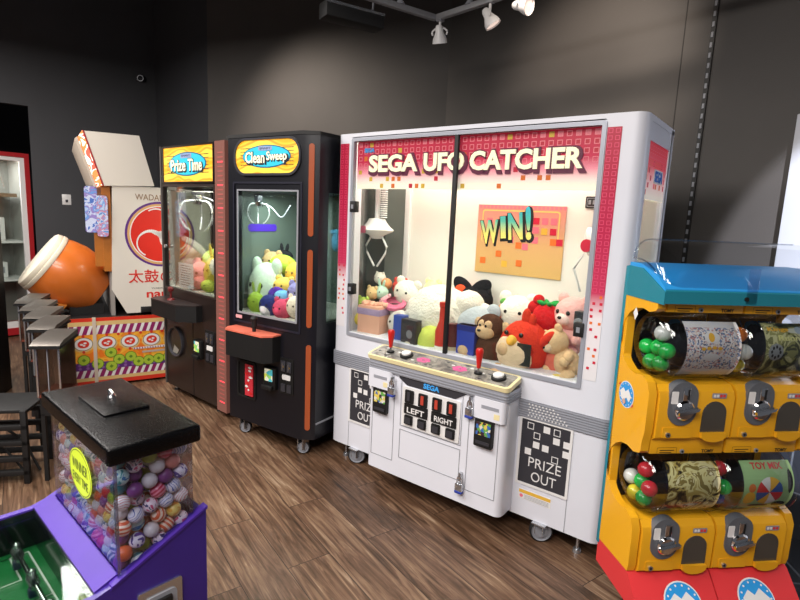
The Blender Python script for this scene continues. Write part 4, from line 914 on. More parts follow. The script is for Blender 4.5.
CARDS = {}
def unit(t, x0, z0, idx, YE, DKP, PG, RD):
    w = .284
    P = [(.16, z0), (-.012, z0), (-.026, z0+.012), (-.028, z0+.155), (-.02, z0+.178), (.0, z0+.197), (.05, z0+.203), (.16, z0+.203)]
    b = MB(T_right(0)); b.prism(P, x0+.002, x0+w, YE); b.box(-.006, .16, z0+.452, z0+.511, x0+.002, x0+w, YE, .003); b.box(.165, .19, z0+.2, z0+.45, x0, x0+w, DKP)
    b = b.build('capsule_unit', t, angle=25)
    # drum
    zc, yc, R = z0+.329, .068, .124
    pr = [(.045, .0), (.085, .006), (.112, .018), (R, .036), (R, w-.030), (.112, w-.012), (.085, w+.0), (.045, w+.006)]
    dr = MB(); dr.lathe(pr, (x0-.012, yc, zc), (1, 0, 0), SHELLG, 36); dr.build('clear_drum', b)
    for xx in (x0+.052, x0+w-.012):
        rg = MB(); rg.lathe([(R+.001, -.004), (R+.004, -.002), (R+.004, .002), (R+.001, .004)], (xx, yc, zc), (1, 0, 0), SHELLG, 36); rg.build('drum_ridge', b)
    # display card curved inside
    A, B2 = rad(128), rad(232)
    cols = [pattern('card_speckle', 'voronoi', ['#e8e4e0', '#7a90b4', '#d8c0b0', '#e4dcd8', '#5f6880', '#e0e0e6', '#c08a88', '#ece8e4'], 190, .4),
            pattern('card_dark_olive', 'noise', ['#1c1d15', '#444830', '#8f9058', '#c4c494', '#74764a'], 16, .4, 6, detail=5),
            pattern('card_insects', 'noise', ['#1c1a10', '#5a4a26', '#b8a65c', '#ded79a', '#8a7a3c', '#e8e2b4'], 15, .4, 5),
            mat('card_green', '#9fc48a', .4)]
    cd = MB(); N = 16; xa, xb = x0+.062, x0+w-.022
    def cpt(u, a, rr=R-.006): return (xa+(xb-xa)*u, yc+rr*cos(a), zc-rr*sin(a) if 0 else zc+rr*sin(a))
    def strip(u0, u1, a0, a1, m, rr):
        for i in range(N):
            p, q = a0+(a1-a0)*i/N, a0+(a1-a0)*(i+1)/N
            cd.face([cd.v(cpt(u0, p, rr)), cd.v(cpt(u1, p, rr)), cd.v(cpt(u1, q, rr)), cd.v(cpt(u0, q, rr))], m)
    strip(0, 1, A, B2, cols[idx], R-.006)
    ra = R-.0052
    def blob(u, a, du, da, m, rr=ra):
        for q in range(10):
            t0, t1 = -1+q/5, -1+(q+1)/5; w0, w1 = du*sqrt(max(0, 1-t0*t0)), du*sqrt(max(0, 1-t1*t1))
            A0, A1 = rad(a)+rad(da)*t0, rad(a)+rad(da)*t1
            vs = [cpt(u-w0, A0, rr), cpt(u+w0, A0, rr), cpt(u+w1, A1, rr), cpt(u-w1, A1, rr)]
            if w0 < 1e-6: vs = vs[1:]
            elif w1 < 1e-6: vs = vs[:3]
            cd.face([cd.v(p) for p in vs], m)
    WH, DK, YL, GR = WHITE2, mat('card_black', '#17171a', .5), mat('card_yellow', '#e9b63a', .4), mat('card_leaf', '#4f8a4a', .4)
    if idx == 0:
        strip(0, 1, A, rad(140), WH, ra); strip(0, 1, rad(214), B2, WH, ra); blob(.46, 157, .14, 10, WH, ra+.0004); blob(.46, 190, .15, 7, WH, ra+.0004); blob(.45, 157, .055, 8, YL, ra+.0008)
        for k, a in enumerate((176, 175, 174, 175)): blob(.3+.1*k, a, .04, 3, YL, ra+.0008)
    if idx == 1:
        blob(.2, 180, .14, 15, mat('card_grey', '#8f9496', .4)); 
        for k in range(8): blob(.2+.08*cos(k*.8), 180+9*sin(k*.8), .02, 3, DK, ra+.0004)
        blob(.62, 143, .18, 5, mat('card_pale', '#c6ccb8', .4)); blob(.68, 142, .08, 7, mat('card_bluegrey', '#9fb0bc', .4), ra+.0004)
    if idx == 3:
        for k in range(8):
            a0 = 2*pi*k/8
            m_ = (RD, WH, YL, mat('card_blue', '#3f62a8', .4))[k % 4]
            for q in range(6):
                for j in range(3):
                    pts_ = [(f, a0+g*.26) for f, g in ((q/6, j), ((q+1)/6, j), ((q+1)/6, j+1), (q/6, j+1))]
                    if q == 0: pts_ = pts_[:3]
                    cd.face([cd.v(cpt(.52+.26*f*cos(g), rad(184)+rad(27)*f*sin(g), ra)) for f, g in pts_], m_)
        blob(.15, 196, .11, 14, YL); blob(.8, 212, .13, 8, DK); blob(.17, 176, .07, 8, mat('card_orange', '#d87a3a', .4)); blob(.92, 165, .05, 22, DK); blob(.42, 216, .2, 4, DK)
    cd = cd.build('display_card', b)
    def arc_text(body, u, a, wu, h, m):
        o = text('card_lettering', body, m, I4, 0, 0, wu*(xb-xa), h, b, .0004, bold=.03)
        for v in o.data.vertices:
            x, y = v.co.x, v.co.y; an = rad(a)-y/R; rr = R-.0045+v.co.z
            v.co = Vector((xa+(xb-xa)*u+x, yc+rr*cos(an), zc+rr*sin(an)))
    if idx == 1: arc_text('Kings', .28, 142, .4, .02, YL); arc_text('Runner', .55, 156, .6, .02, mat('card_pale_yellow', '#d8d890', .4))
    if idx == 3: arc_text('TOY MIX', .5, 138, .62, .026, RD)
    # tag bar
    F = T_front(-.006)
    text('tag_lettering', 'TOMY', DK, F, x0+.225, z0+.462, .048, .013, b, .0008, bold=.03)
    q = MB(F); q.cyl((x0+.125, z0+.462, 0), (x0+.125, z0+.462, .004), .008, GREY); q.cyl((x0+.125, z0+.462, .004), (x0+.125, z0+.462, .006), .004, BLACKM); 
    q.build('bar_lock', b)
    q = MB(F); q.flatring(rrect(x0+.03, x0+.105, z0+.450, z0+.476, .002, 1), rrect(x0+.031, x0+.104, z0+.451, z0+.475, .002, 1), .0006, DK)
    for k in range(2): q.poly([(x0+.04, z0+.456+k*.008), (x0+.085+.01*k, z0+.456+k*.008), (x0+.085+.01*k, z0+.459+k*.008), (x0+.04, z0+.459+k*.008)], .0006, DK)
    q.build('warning_print', b)
    # dial
    F = T_front(-.028)
    q = MB(F); q.prism(rrect(x0+.035, x0+.142, z0+.058, z0+.215, .053, 8), -.03, .004, PG); q = q.build('dial_plate', b)
    k = MB(F); c = (x0+.092, z0+.115)
    k.lathe([(0, .004), (.036, .004), (.036, .012), (.030, .018), (0, .020)], (c[0], c[1], 0), (0, 0, 1), CHROME, 28)
    k.prism([(c[0]-.036, c[1]-.010), (c[0]-.02, c[1]-.012), (c[0]+.036, c[1]+.006), (c[0]+.04, c[1]+.016), (c[0]+.02, c[1]+.012), (c[0]-.036, c[1]+.0)], .020, .036, CHROME)
    k.build('turning_handle', q)
    k = MB(F); k.box(c[0]-.012, c[0]+.014, c[1]+.034, c[1]+.082, .004, .012, CHROME, .003); k.box(c[0]+.004, c[0]+.010, c[1]+.04, c[1]+.076, .012, .014, BLACKM); k.build('coin_slot', q)
    k = MB(F); k.prism(rrect(c[0]-.05, c[0]-.026, c[1]+.022, c[1]+.066, .002, 1), .004, .006, WHITE2); k.build('coin_sticker', q)
    # flap
    fx0, fx1, fz0, fz1 = x0+.166, x0+.258, z0+.022, z0+.145
    pts = [(fx0, fz0), (fx1, fz0)]+[((fx0+fx1)/2+.045*cos(rad(a)), fz1-.045+.045*sin(rad(a))) for a in range(0, 181, 15)]
    q = MB(F); q.prism(pts, 0, .003, mat('flap_smoke', '#4a4640', .12)); q = lab(q.build('prize_flap', b), 'smoky arched prize flap')
    k = MB(F); k.prism([(fx0, fz0-.008)]+[((fx0+fx1)/2-.045*cos(rad(a)), fz0-.002-.02*sin(rad(a))) for a in range(0, 181, 20)]+[(fx1, fz0-.008), (fx1, fz0+.012), (fx0, fz0+.012)], 0, .014, YE); k.build('flap_lip', q)
    k = MB(F); k.prism(rrect(x0+.196, x0+.25, z0+.156, z0+.174, .002, 1), 0, .002, GREY); k = k.build('price_tag', b)
    for q_ in range(4):
        pm = MB(F); pm.prism(rrect(x0+.200+q_*.012, x0+.209+q_*.012, z0+.160, z0+.170, .001, 1), .002, .0026, (WHITE2, WHITE2, RD, RD)[q_]); pm.build('price_mark', k)
    k = MB(F); k.prism(rrect(x0+.025, x0+.135, z0+.012, z0+.05, .004, 2), 0, .002, YE); k.cyl((x0+.045, z0+.024, .002), (x0+.045, z0+.024, .007), .009, SILVER); k.cyl((x0+.045, z0+.024, .007), (x0+.045, z0+.024, .008), .004, BLACKM); k.build('lock_plate', b)
gacha()
MG = Matrix.Translation((1.931, -.367, 0)) @ Matrix.Rotation(GY, 4, 'Z')
def capsule(x, y, z, col, label, clear=False):
    t = thing('toy_capsule', label, 'capsule', MG @ Vector((x, y, z)), GY+random.uniform(-1, 1), 'capsules in the yellow vending machine')
    t.rotation_euler = (random.uniform(-1, 1), random.uniform(-1, 1), random.uniform(0, 3))
    m1 = mat('capsule_'+col.strip('#'), col, .18, coat=.3); m2 = mat('capsule_clear', '#cfd3cc', .15)
    R = .0285; n = [(R*cos(rad(a)), R*sin(rad(a))) for a in range(0, 91, 15)]; n[-1] = (0, R)
    k = MB(); k.lathe([(R+.0008, -.002), (R+.0008, .002)]+n, (0, 0, 0), (0, 0, 1), m1, 20); k.build('upper_shell', t)
    k = MB(); k.lathe([(R, -.002)]+n, (0, 0, 0), (0, 0, -1), m1 if not clear else m2, 20); k.build('lower_shell', t)
GRN, YLW, ORG, REDc, BLU = '#1fae4a', '#d8c83a', '#d8742c', '#c8303a', '#2f58b8'
names = {GRN: 'green', YLW: 'yellow', ORG: 'orange', REDc: 'red', BLU: 'blue', '#d0d2cc': 'clear white'}
BINS = [('upper left drum', 0, .81, [GRN, GRN, GRN, GRN, GRN, '#d0d2cc', '#d0d2cc', GRN]), ('upper right drum', .291, .81, [YLW, ORG, '#d0d2cc', YLW, ORG, ORG, GRN, YLW]),
        ('lower left drum', 0, .30, [GRN, YLW, REDc, GRN, '#d0d2cc', REDc, GRN, YLW]), ('lower right drum', .291, .30, [BLU, REDc, GRN, BLU, GRN, REDc, BLU, GRN])]
CPOS = [(.030, .035, -.070), (.030, .092, -.078), (.028, .006, -.018), (.034, .062, -.018), (.030, .125, -.030), (.032, .045, .036)]
for nm, x0, z0, cols in BINS:
    for (px, py, pz), c in zip(CPOS, cols):
        capsule(x0+px, py, z0+.332+pz, c, '%s plastic capsule in the %s of the yellow vending machine' % (names[c], nm), c == '#d0d2cc')

#SECTION ball machine
BLOC, BYAW = (.598, -1.787, 0), -.0806
def ball_machine():
    t = thing('bouncy_ball_vending_machine', 'purple bouncy ball machine with clear bin under a black lid', 'vending machine', BLOC, BYAW)
    PU = mat('purple_laminate', '#44288e', .42, spec=.3, vary=.08, vscale=9); PD = mat('purple_side', '#35207c', .38, vary=.08, vscale=6)
    L, D = .515, .222
    b = MB(T_right(0)); pz = [(.236, .0), (.236, .764), (0, .655), (-.035, .645), (-.5, .645), (-.5, 0)]
    b.prism(pz, .487, .505, PD); b.build('side_panel', t)
    b = MB(T_right(0)); b.prism(pz, -.035, -.015, PU); b.build('side_panel', t)
    tr = MB(T_right(0)); tr.prism([(.239, .768), (0, .658), (-.003, .650), (.239, .760)], .484, .508, PU); tr.build('edge_trim', t)
    b = MB(); b.box(-.015, .487, .210, .235, 0, .755, PD); b.box(-.015, .487, -.03, .210, .60, .64, PD); b.build('rear_body', t)
    b = MB(T_right(0)); b.prism([(.02, .672), (-.032, .650), (-.032, .635), (.02, .65)], -.015, .487, PU); lab(b.build('sloped_ledge', t), 'shiny purple sloping ledge below the clear bin')
    bd = MB(); bd.box(-.03, .505, -.5, -.485, .0, .60, PU); bd.build('front_panel', t)
    # clear bin
    g = MB(); x0, x1, y0, y1, z0, z1 = .018, .497, .018, .205, .655, .955
    for bx_ in ((x0, x1, y0, y0+.004), (x0, x1, y1-.004, y1), (x0, x0+.004, y0, y1), (x1-.004, x1, y0, y1)): g.box(*bx_, z0, z1, ACRYL)
    g.build('clear_bin', t)
    ed = MB(); ed.box(x1-.006, x1+.001, y0-.001, y0+.006, z0, z1, glass('acrylic_edge', '#d9e2f2', .25, .15)); ed.build('bin_corner', t)
    # oval sticker
    F = T_front(y0-.001); s_ = MB(F); s_.prism(ellipse(.262, .845, .084, .064, 40), 0, .001, mat('neon_yellow_sticker', '#d3e83a', .4, emit=.12)); s_.flatring(ellipse(.262, .845, .080, .061, 40), ellipse(.262, .845, .078, .059, 40), .0015, DARKG); s_ = s_.build('oval_sticker', t)
    text('sticker_lettering', 'WINNER', mat('sticker_ink', '#4c5a2a', .5), F, .262, .862, .115, .028, s_, .0005, bold=-.012, off=.0015)
    text('sticker_lettering', 'EVERY TIME', mat('sticker_ink', '#4c5a2a', .5), F, .262, .823, .115, .024, s_, .0005, bold=-.012, off=.0015)
    # lid
    LB = mat('black_crinkle_lid', '#050506', .26, bump=.25, bscale=200, spec=.2)
    l = MB(); l.box(0, L, 0, D, .958, 1.0, LB, .008, 3); l.build('lid', t) if 0 else None
    l2 = MB(); l2.box(0, L, 0, D, .955, 1.0, LB, .008, 3); l2 = l2.build('black_lid', t)
    h = MB(); h.box(.115, .315, .062, .178, .998, 1.006, LB, .003); h = h.build('lid_hatch', l2)
    k = MB(); k.lathe([(0, 0), (.012, 0), (.010, .004), (0, .005)], (.175, .13, 1.006), (0, 0, 1), CHROME, 16); k.tube(spline([(.158, .13, 1.006), (.158, .128, 1.016), (.176, .126, 1.022), (.192, .128, 1.016), (.192, .13, 1.006)], 6), .0045, CHROME); k.build('hatch_handle', h)
    # playfield under glass
    fg = MB(); fg.box(-.015, .487, -.485, -.032, .50, .53, mat('pitch_green', '#12703a', .5)); 
    Tf = Matrix(((1, 0, 0, 0), (0, 1, 0, 0), (0, 0, 1, .530), (0, 0, 0, 1)))
    fg.T = Tf
    def rl(xa, xb, ya, yb, w=.0045):
        fg.flatring([(xa, ya), (xb, ya), (xb, yb), (xa, yb)], [(xa+w, ya+w), (xb-w, ya+w), (xb-w, yb-w), (xa+w, yb-w)], .001, WHITE2)
    rl(.01, .478, -.36, -.055); rl(.01, .14, -.27, -.10); rl(.01, .07, -.22, -.15); rl(.25, .254, -.36, -.055); rl(.35, .478, -.27, -.10)
    fg.flatring(ellipse(.255, -.2, .05, .05, 32), ellipse(.255, -.2, .0455, .0455, 32), .001, WHITE2)
    fg.build('playfield', t)
    iw = MB(); iw.box(-.015, .487, -.034, -.030, .53, .645, mat('playfield_wall_dark', '#14161c', .12)); iw.box(-.016, -.012, -.485, -.03, .53, .64, mat('playfield_wall_dark', '#14161c', .12)); iw.build('playfield_wall', t)
    gl = MB(); gl.box(-.015, .487, -.485, -.034, .630, .634, glass('field_glass', '#eef4f0', .02)); gl.build('playfield_glass', t)
    rd = MB(); rd.cyl((-.012, -.10, .590), (.485, -.10, .590), .006, CHROME)
    rd = rd.build('player_rod', t)
    for x in (.10, .25, .40):
        p = MB(); p.lathe([(.013, -.016), (.014, 0), (.013, .016)], (x, -.10, .590), (1, 0, 0), SILVER, 14); p.ell((x, -.10, .612), .010, SILVER, sub=2); p.prism; p.box(x-.010, x+.010, -.106, -.094, .565, .602, SILVER, .003); p.box(x-.009, x+.009, -.112, -.092, .545, .568, mat('player_navy', '#20264a', .4), .003); p.build('player_figure', rd)
    cm = MB(T_right(.505)); cm.prism(rrect(.055, .165, .46, .605, .006, 2), 0, .006, SILVER); cm.prism(rrect(.07, .15, .48, .585, .012, 3), .006, .010, GREY); cm.box(.085, .135, .555, .575, .010, .02, BLACKM, .003); cm.build('coin_mechanism', t)
ball_machine()
# the balls, one object each, packed against the clear faces
def balls():
    import numpy as np
    rs = np.random.RandomState(5)
    R = .0190; x0, x1, y0, y1, z0, z1 = .022, .493, .022, .201, .657, .945
    P = []
    for j, y in enumerate((y0+R, y0+R*2.75)):
        k = 0; z = z0+R
        while z < z1-R*.4:
            x = x0+R+(k % 2)*R+j*R*.9
            while x < x1-R*.6: P.append((x, y, z)); x += 2*R*.99
            z += 1.64*R; k += 1
    for j, x in enumerate((x1-R, x1-R*2.75)):
        k = 0; z = z0+R
        while z < z1-R*.4:
            y = y0+R*4.4+(k % 2)*R
            while y < y1-R*.6: P.append((x, y, z)); y += 2*R*.99
            z += 1.64*R; k += 1
    P = np.array(P); P += rs.uniform(-.25*R, .25*R, P.shape)
    lo, hi = np.array((x0+R, y0+R, z0+R)), np.array((x1-R, y1-R, z1-R*.3))
    for it in range(160):
        d = P[:, None]-P[None]; q = np.sqrt((d**2).sum(-1))+1e-9; ov = np.clip(2*R-q, 0, None); np.fill_diagonal(ov, 0)
        P += (d/q[..., None]*ov[..., None]).sum(1)*.35
        P = np.clip(P, lo, hi)
    kinds = [('plain bright red', mat('ball_red', '#c2282c', .3)), ('plain lime green', mat('ball_lime', '#94a82c', .3)), ('plain deep blue', mat('ball_blue', '#2c4aa8', .3)), ('plain orange', mat('ball_orange', '#e0683a', .3)),
        ('plain dark teal', mat('ball_teal', '#1f6f78', .3)), ('plain pearl white', mat('ball_white', '#dcd6d6', .3)), ('plain salmon pink', mat('ball_salmon', '#d98a80', .3)), ('plain violet', mat('ball_violet', '#7a3f80', .3)),
        ('red and white swirled', pattern('ball_sw_red', 'wave', ['#e8e2e0', '#cc3048', '#f0ecea'], 26, .3, 5)), ('blue and white swirled', pattern('ball_sw_blue', 'wave', ['#e8e6ea', '#2f58b0', '#d8dcec'], 26, .3, 6)),
        ('teal and white swirled', pattern('ball_sw_teal', 'wave', ['#dfe8e6', '#1f968e', '#23607c'], 22, .3, 7)), ('navy with pink streaks', pattern('ball_sw_navy', 'noise', ['#2a3068', '#e8d8e0', '#c84a78'], 34, .3, 5)),
        ('pink and red striped', pattern('ball_st_pink', 'wave', ['#e88aa0', '#c02c50'], 34, .3, 1.5)), ('orange and cream striped', pattern('ball_st_orange', 'wave', ['#f0d8c0', '#d8603a'], 32, .3, 1)), ('purple and white netted', pattern('ball_net', 'noise', ['#4a3a90', '#e6e2ee', '#5a3a98'], 38, .3, 2)),
        ('yellow marbled', pattern('ball_yel', 'noise', ['#e0a840', '#ead070', '#d88a3a'], 26, .3, 4)), ('aqua marbled', pattern('ball_aqua', 'noise', ['#3aa0a8', '#bfe0dc', '#2f78b0'], 26, .3, 5))]
    meshes = []
    for nm, m in kinds:
        b = MB(); b.ell((0, 0, 0), R*.995, m, sub=3); o = b.build('bouncy_ball'); meshes.append(o.data); bpy.data.objects.remove(o)
    M = Matrix.Translation(BLOC) @ Matrix.Rotation(BYAW, 4, 'Z')
    for p in P:
        k = rs.randint(len(kinds))
        o = bpy.data.objects.new('bouncy_ball', meshes[k]); COL.objects.link(o)
        o.location = M @ Vector(p); o.rotation_euler = rs.uniform(0, 6, 3)
        tag(o, '%s bouncy ball in the clear bin under the black lid' % kinds[k][0], 'ball', '%s bouncy balls in the clear bin' % kinds[k][0])
    print('balls', len(P))
balls()

#SECTION left side things
def rack():
    # row of acrylic bins with slanted metal lids
    rowp = [(-.85, -1.285), (-1.27, -1.165), (-1.62, -1.075), (-1.92, -1.005), (-2.24, -.94)]
    words_ = ['nearest of the row, before the drum game panel', 'second in the row from the black lidded ball bin', 'third in the row, below the barrel drum', 'fourth in the row, left of the drum', 'farthest of the row at the left edge']
    for i, (x, y) in enumerate(rowp):
        t = thing('display_bin', 'clear bin with slanted metal lid, '+words_[i], 'display bin', (x, y, 0), rad(48.5), 'lidded bins on black stands')
        w = .060
        b = MB(); b.box(-w, w, 0, .21, .49, .505, mat('bin_red_brown', '#7a3a2c', .5)); b.box(-w+.004, w-.004, .20, .204, .505, .78, mat('bin_backing', '#b9aaa0', .4)); b.build('bin_base', t)
        b = MB(); b.box(-w, w, 0, .004, .505, .79, glass('bin_acrylic', '#d9cfc8', .08, .1)); b.box(-w, -w+.004, 0, .20, .505, .79, glass('bin_acrylic', '#d9cfc8', .08, .1)); b.box(w-.004, w, 0, .20, .505, .79, glass('bin_acrylic', '#d9cfc8', .08, .1)); b.build('clear_bin', t)
        for x_ in (-w, w-.010, -.003):
            c = MB(); c.box(x_, x_+(.010 if abs(x_) > .01 else .005), -.006, .006, .495, .79, SILVER if abs(x_) > .01 else GREY, .002); c.build('metal_post', t)
        l = MB(T_right(0)); l.prism([(-.03, .785), (.02, .805), (.22, .825), (.22, .80), (.0, .78)], -w-.012, w+.012, mat('gunmetal_lid', '#6f6963', .33, metal=.7)); l.prism([(-.034, .778), (.222, .793), (.222, .783), (-.034, .768)], -w-.014, w+.014, BLACKM); l.build('slanted_lid', t)
        s = MB(); s.box(-w, w, .02, .20, .38, .49, BLACKM)
        for sx in (-w, w-.02):
            for sy in (.02, .18): s.box(sx, sx+.02, sy, sy+.02, 0, .39, BLACKM)
        s.build('black_stand', t)
    # low black rail rack at the left edge
    t = thing('metal_rack', 'low black steel rail rack at the left edge beside the ball bin', 'rack', (-1.02, -1.46, 0), rad(50))
    for z in (.05, .13, .22, .31):
        for y in (-.02, .28):
            b = MB(); b.box(-.75, .12, y, y+.03, z, z+.03, BLACKM, .004); b.build('rail', t)
    for x in (-.75, -.3, .09):
        for y in (-.02, .28):
            b = MB(); b.box(x, x+.03, y, y+.03, 0, .42, BLACKM, .004); b.build('post', t)
    b = MB(); b.box(-.75, .12, -.0, .30, .40, .42, BLACKM, .004); b.build('rack_top', t)
    c = MB(); c.tube(spline([(-1.45, -1.55, .01), (-1.38, -1.58, .20), (-1.22, -1.46, .28), (-1.10, -1.36, .20), (-1.02, -1.30, .02)], 8), .007, BLACKM)
    tag(c.build('power_cable'), 'looped black cable hanging over the low steel rack', 'cable')
    c = MB(); c.tube(spline([(-1.30, -1.50, .01), (-1.24, -1.55, .14), (-1.10, -1.46, .19), (-.99, -1.36, .01)], 8), .006, BLACKM)
    tag(c.build('power_cable'), 'shorter lower black cable loop beside the low steel rack', 'cable')
    k = MB(); k.box(-.16, .16, 0, .3, 0, 1.28, BLACKM, .006); k = k.build('pedestal', loc=(-2.62, -1.22, 0), yaw=rad(55)); 
    tag(k, 'plain black pedestal at the left edge behind the lidded bins', 'pedestal')
rack()

def showcase():
    t = thing('glass_showcase', 'tall red framed lit glass showcase standing in the dark doorway', 'showcase', (-4.70, -.075, 0), rad(90))
    # local: +x = world +y ; faces world +x  (local -y)
    R2 = mat('showcase_red', '#a81f26', .4); 
    w, h = -1.2, 2.04
    f = MB(T_front(0)); f.ring([(w, .02), (0, .02), (0, h), (w, h)], [(w+.045, .1), (-.045, .1), (-.045, h-.045), (w+.045, h-.045)], -.05, 0, R2); f.build('red_frame', t)
    f = MB(T_front(-.0)); f.ring([(w+.045, .1), (-.045, .1), (-.045, h-.045), (w+.045, h-.045)], [(w+.09, .17), (-.09, .17), (-.09, h-.085), (w+.09, h-.085)], -.05, -.01, WHITE2); f.build('white_frame', t)
    b = MB(); b.box(w, 0, .55, .6, .02, h, mat('showcase_back', '#83837f', .5)); b.box(w, w+.03, .05, .6, .02, h, R2); b.box(-.03, 0, .05, .6, .02, h, R2); b.box(-.042, -.03, .05, .55, .1, h-.05, mat('case_liner', '#a3a39f', .4)); b.box(w, 0, .05, .6, h-.03, h, mat('showcase_top', '#8a8a88', .5)); b.box(w, 0, .05, .6, .02, .08, R2); b.build('case', t)
    for z in (.62, 1.05): 
        s = MB(); s.box(w+.03, -.03, .10, .55, z, z+.02, WHITE2); s.build('shelf', t)
    l = MB(); l.box(w+.1, -.1, .2, .26, h-.045, h-.032, LAMP); l.box(w+.1, -.1, .12, .55, 1.56, 1.60, mat('case_rail', '#8a6f58', .4)); l.build('lamp_bar', t)
    g = MB(); g.box(w+.1, -.1, .02, .024, .12, h-.1, GLASS); g.build('glass_front', t)
    for i, (x, z, sx, sz) in enumerate(((-.28, 1.07, .10, .26), (-.52, 1.07, .12, .22), (-.25, .64, .07, .18), (-.45, .64, .10, .2))):
        b = MB(); b.box(x-sx, x+sx, .3, .44, z, z+sz, WHITE2, .01); b.box(x-sx*.5, x+sx*.5, .295, .30, z+sz*.3, z+sz*.7, GREY); o = b.build('white_carton', loc=(-4.70, -.075, 0), yaw=rad(90))
        tag(o, ('tall white carton on the upper shelf, nearest the red frame', 'wide white carton on the upper shelf, farther from the frame', 'narrow white carton on the lower shelf, nearest the red frame', 'wide white carton on the lower shelf, farther from the frame')[i]+' of the showcase', 'box')
    add_light('AREA', 'showcase_tube', (-4.95, -.7, 1.97), 10, '#ffffff', .3, .9, target=(-4.95, -.7, 0))
showcase()
bw = MB(); bw.box(-7.6, -7.5, -5, 2, 0, 4.4, mat('dark_backroom', '#1b1c20', .8)); struct(bw.build('wall_backroom'))
# switch plate and wall camera
sw = thing('light_switch', 'small white switch plate on the dark wall above the barrel drum', 'switch', (-4.585+.0, .24, 1.56), math.atan2(dv.y, dv.x)+pi)
k = MB(); k.box(-.045, .045, -.02, .0, -.06, .06, WHITE2, .004); k.build('plate', sw)
k = MB(); k.box(-.012, .012, -.026, -.018, -.03, .0, DARKG, .002); k.build('rocker', sw)
wc = thing('wall_sensor', 'small dark cylindrical sensor high on the dark far wall', 'sensor', (-4.31, 1.0, 3.03))
k = MB(); k.cyl((-.06, 0, 0), (.02, .05, .0), .035, DARKG); k.build('housing', wc)
k = MB(); k.lathe([(.036, 0), (.036, .006), (.028, .006), (.026, 0)], (.02, -.0, 0), (.8, -.5, 0), SILVER, 20); k.build('lens_ring', wc)

#SECTION track lighting
def track():
    Z = 2.80
    A = Vector((.205, .66, Z))
    for nm, d, L, lb in (('left', Vector((-.30, -.93, 0)), 1.6, 'black ceiling track rail running toward the left of the corner'), ('right', Vector((.98, -.17, 0)), 2.0, 'black ceiling track rail running toward the right of the corner')):
        d.normalize(); t = thing('track_rail', lb, 'track rail', A, math.atan2(d.y, d.x))
        b = MB(); b.box(0, L, -.017, .017, -.012, .022, mat('rail_grey', '#8b8c8f', .4), .003); b.build('rail', t)
        for s in (.28, 1.3):
            b = MB(); b.cyl((s, 0, .02), (s, 0, 1.6), .006, GREY); b.lathe([(0, .05), (.012, .05), (.03, .02), (.03, .018), (0, .018)], (s, 0, 0), (0, 0, 1), GREY, 16); b.build('drop_rod', t)
    def lamp(p, aim, lb):
        t = thing('track_spotlight', lb, 'spotlight', p, 0, 'white track spotlights')
        a = Vector(aim).normalized()
        b = MB(); b.box(-.02, .02, -.02, .02, -.03, .0, GREY, .003); b.cyl((0, 0, -.02), (0, 0, -.07), .008, WHITE2); b.build('adapter', t)
        c = Vector((0, 0, -.11))
        b = MB(); s = a.cross(Vector((0, 0, 1))).normalized() if abs(a.z) < .99 else Vector((1, 0, 0))
        b.tube(spline([c+s*.046, c+s*.048+Vector((0, 0, .024)), c+Vector((0, 0, .05)), c-s*.048+Vector((0, 0, .024)), c-s*.046], 6), .006, WHITE2); b.build('yoke', t)
        b = MB(); b.lathe([(0, -.06), (.016, -.058), (.024, -.044), (.026, -.016), (.045, .024), (.048, .048), (.045, .048), (.04, .028), (0, .016)], c, a, WHITE2, 28); b.build('lamp_head', t)
        b = MB(); b.lathe([(0, .03), (.036, .03), (.040, .040), (0, .044)], c, a, mat('spot_lens', '#e9cfc0', .3, emit=.9), 24); b.build('lens', t)
    lamp((.235, .665, Z+.01), (-.1, .35, -1), 'white track spotlight hanging below the corner joint of the rails')
    lamp((.64, .58, Z+.015), (.45, .25, -.8), 'white track spotlight in the middle of the right rail')
    lamp((.86, .545, Z+.03), (.95, -.1, -.25), 'white track spotlight farthest right, facing out sideways')
    t = thing('linear_light', 'black box-shaped linear light fixture beside the left track rail', 'light fixture', (-.18, -.12, 2.67), math.atan2(.9, .35))
    b = MB(); b.box(.12, .50, -.06, .06, 0, .09, BLACKM, .006); b.build('housing', t)
    b = MB(); b.box(.12, .50, -.064, -.058, .07, .085, SILVER); b.build('edge_trim', t)
    b = MB(); b.tube([(.20, 0, .09), (.20, 0, 1.74)], .006, GREY); b.build('hanger', t)
    b = MB(); b.tube([(.45, 0, .09), (.45, 0, 1.74)], .006, GREY); b.build('hanger', t)
track()
#SECTION plush
def fuzz(name, col, fl=.25):
    return mat('plush_'+name, col, .95, spec=.08, bump=fl*2.2, bscale=75, vary=.07, vscale=25)
EYE = mat('bead_eye', '#0d0c0c', .15)
UI = I4
MS = Matrix.Translation(SWEEP_LOC) @ Matrix.Rotation(SWEEP_YAW, 4, 'Z')
MP = Matrix.Translation(PRIZE_LOC) @ Matrix.Rotation(PRIZE_YAW, 4, 'Z')
def ptoy(M, yaw0, name, label, cat, c, group, yaw=0., tilt=0., roll=0.):
    o = thing(name, label, cat, M @ Vector(c), yaw0+yaw, group); o.rotation_euler = (tilt, roll, yaw0+yaw); return o
def part(parent, name, ells, m, label=None, fluff=0., sub=3):
    b = MB()
    for e in ells: b.ell(e[0], e[1], e[2] if len(e) > 2 and not isinstance(e[2], tuple) else m, e[2] if len(e) > 2 and isinstance(e[2], tuple) else (0, 0, 0), sub, fluff)
    o = b.build(name, parent)
    if label: o['label'] = label
    return o
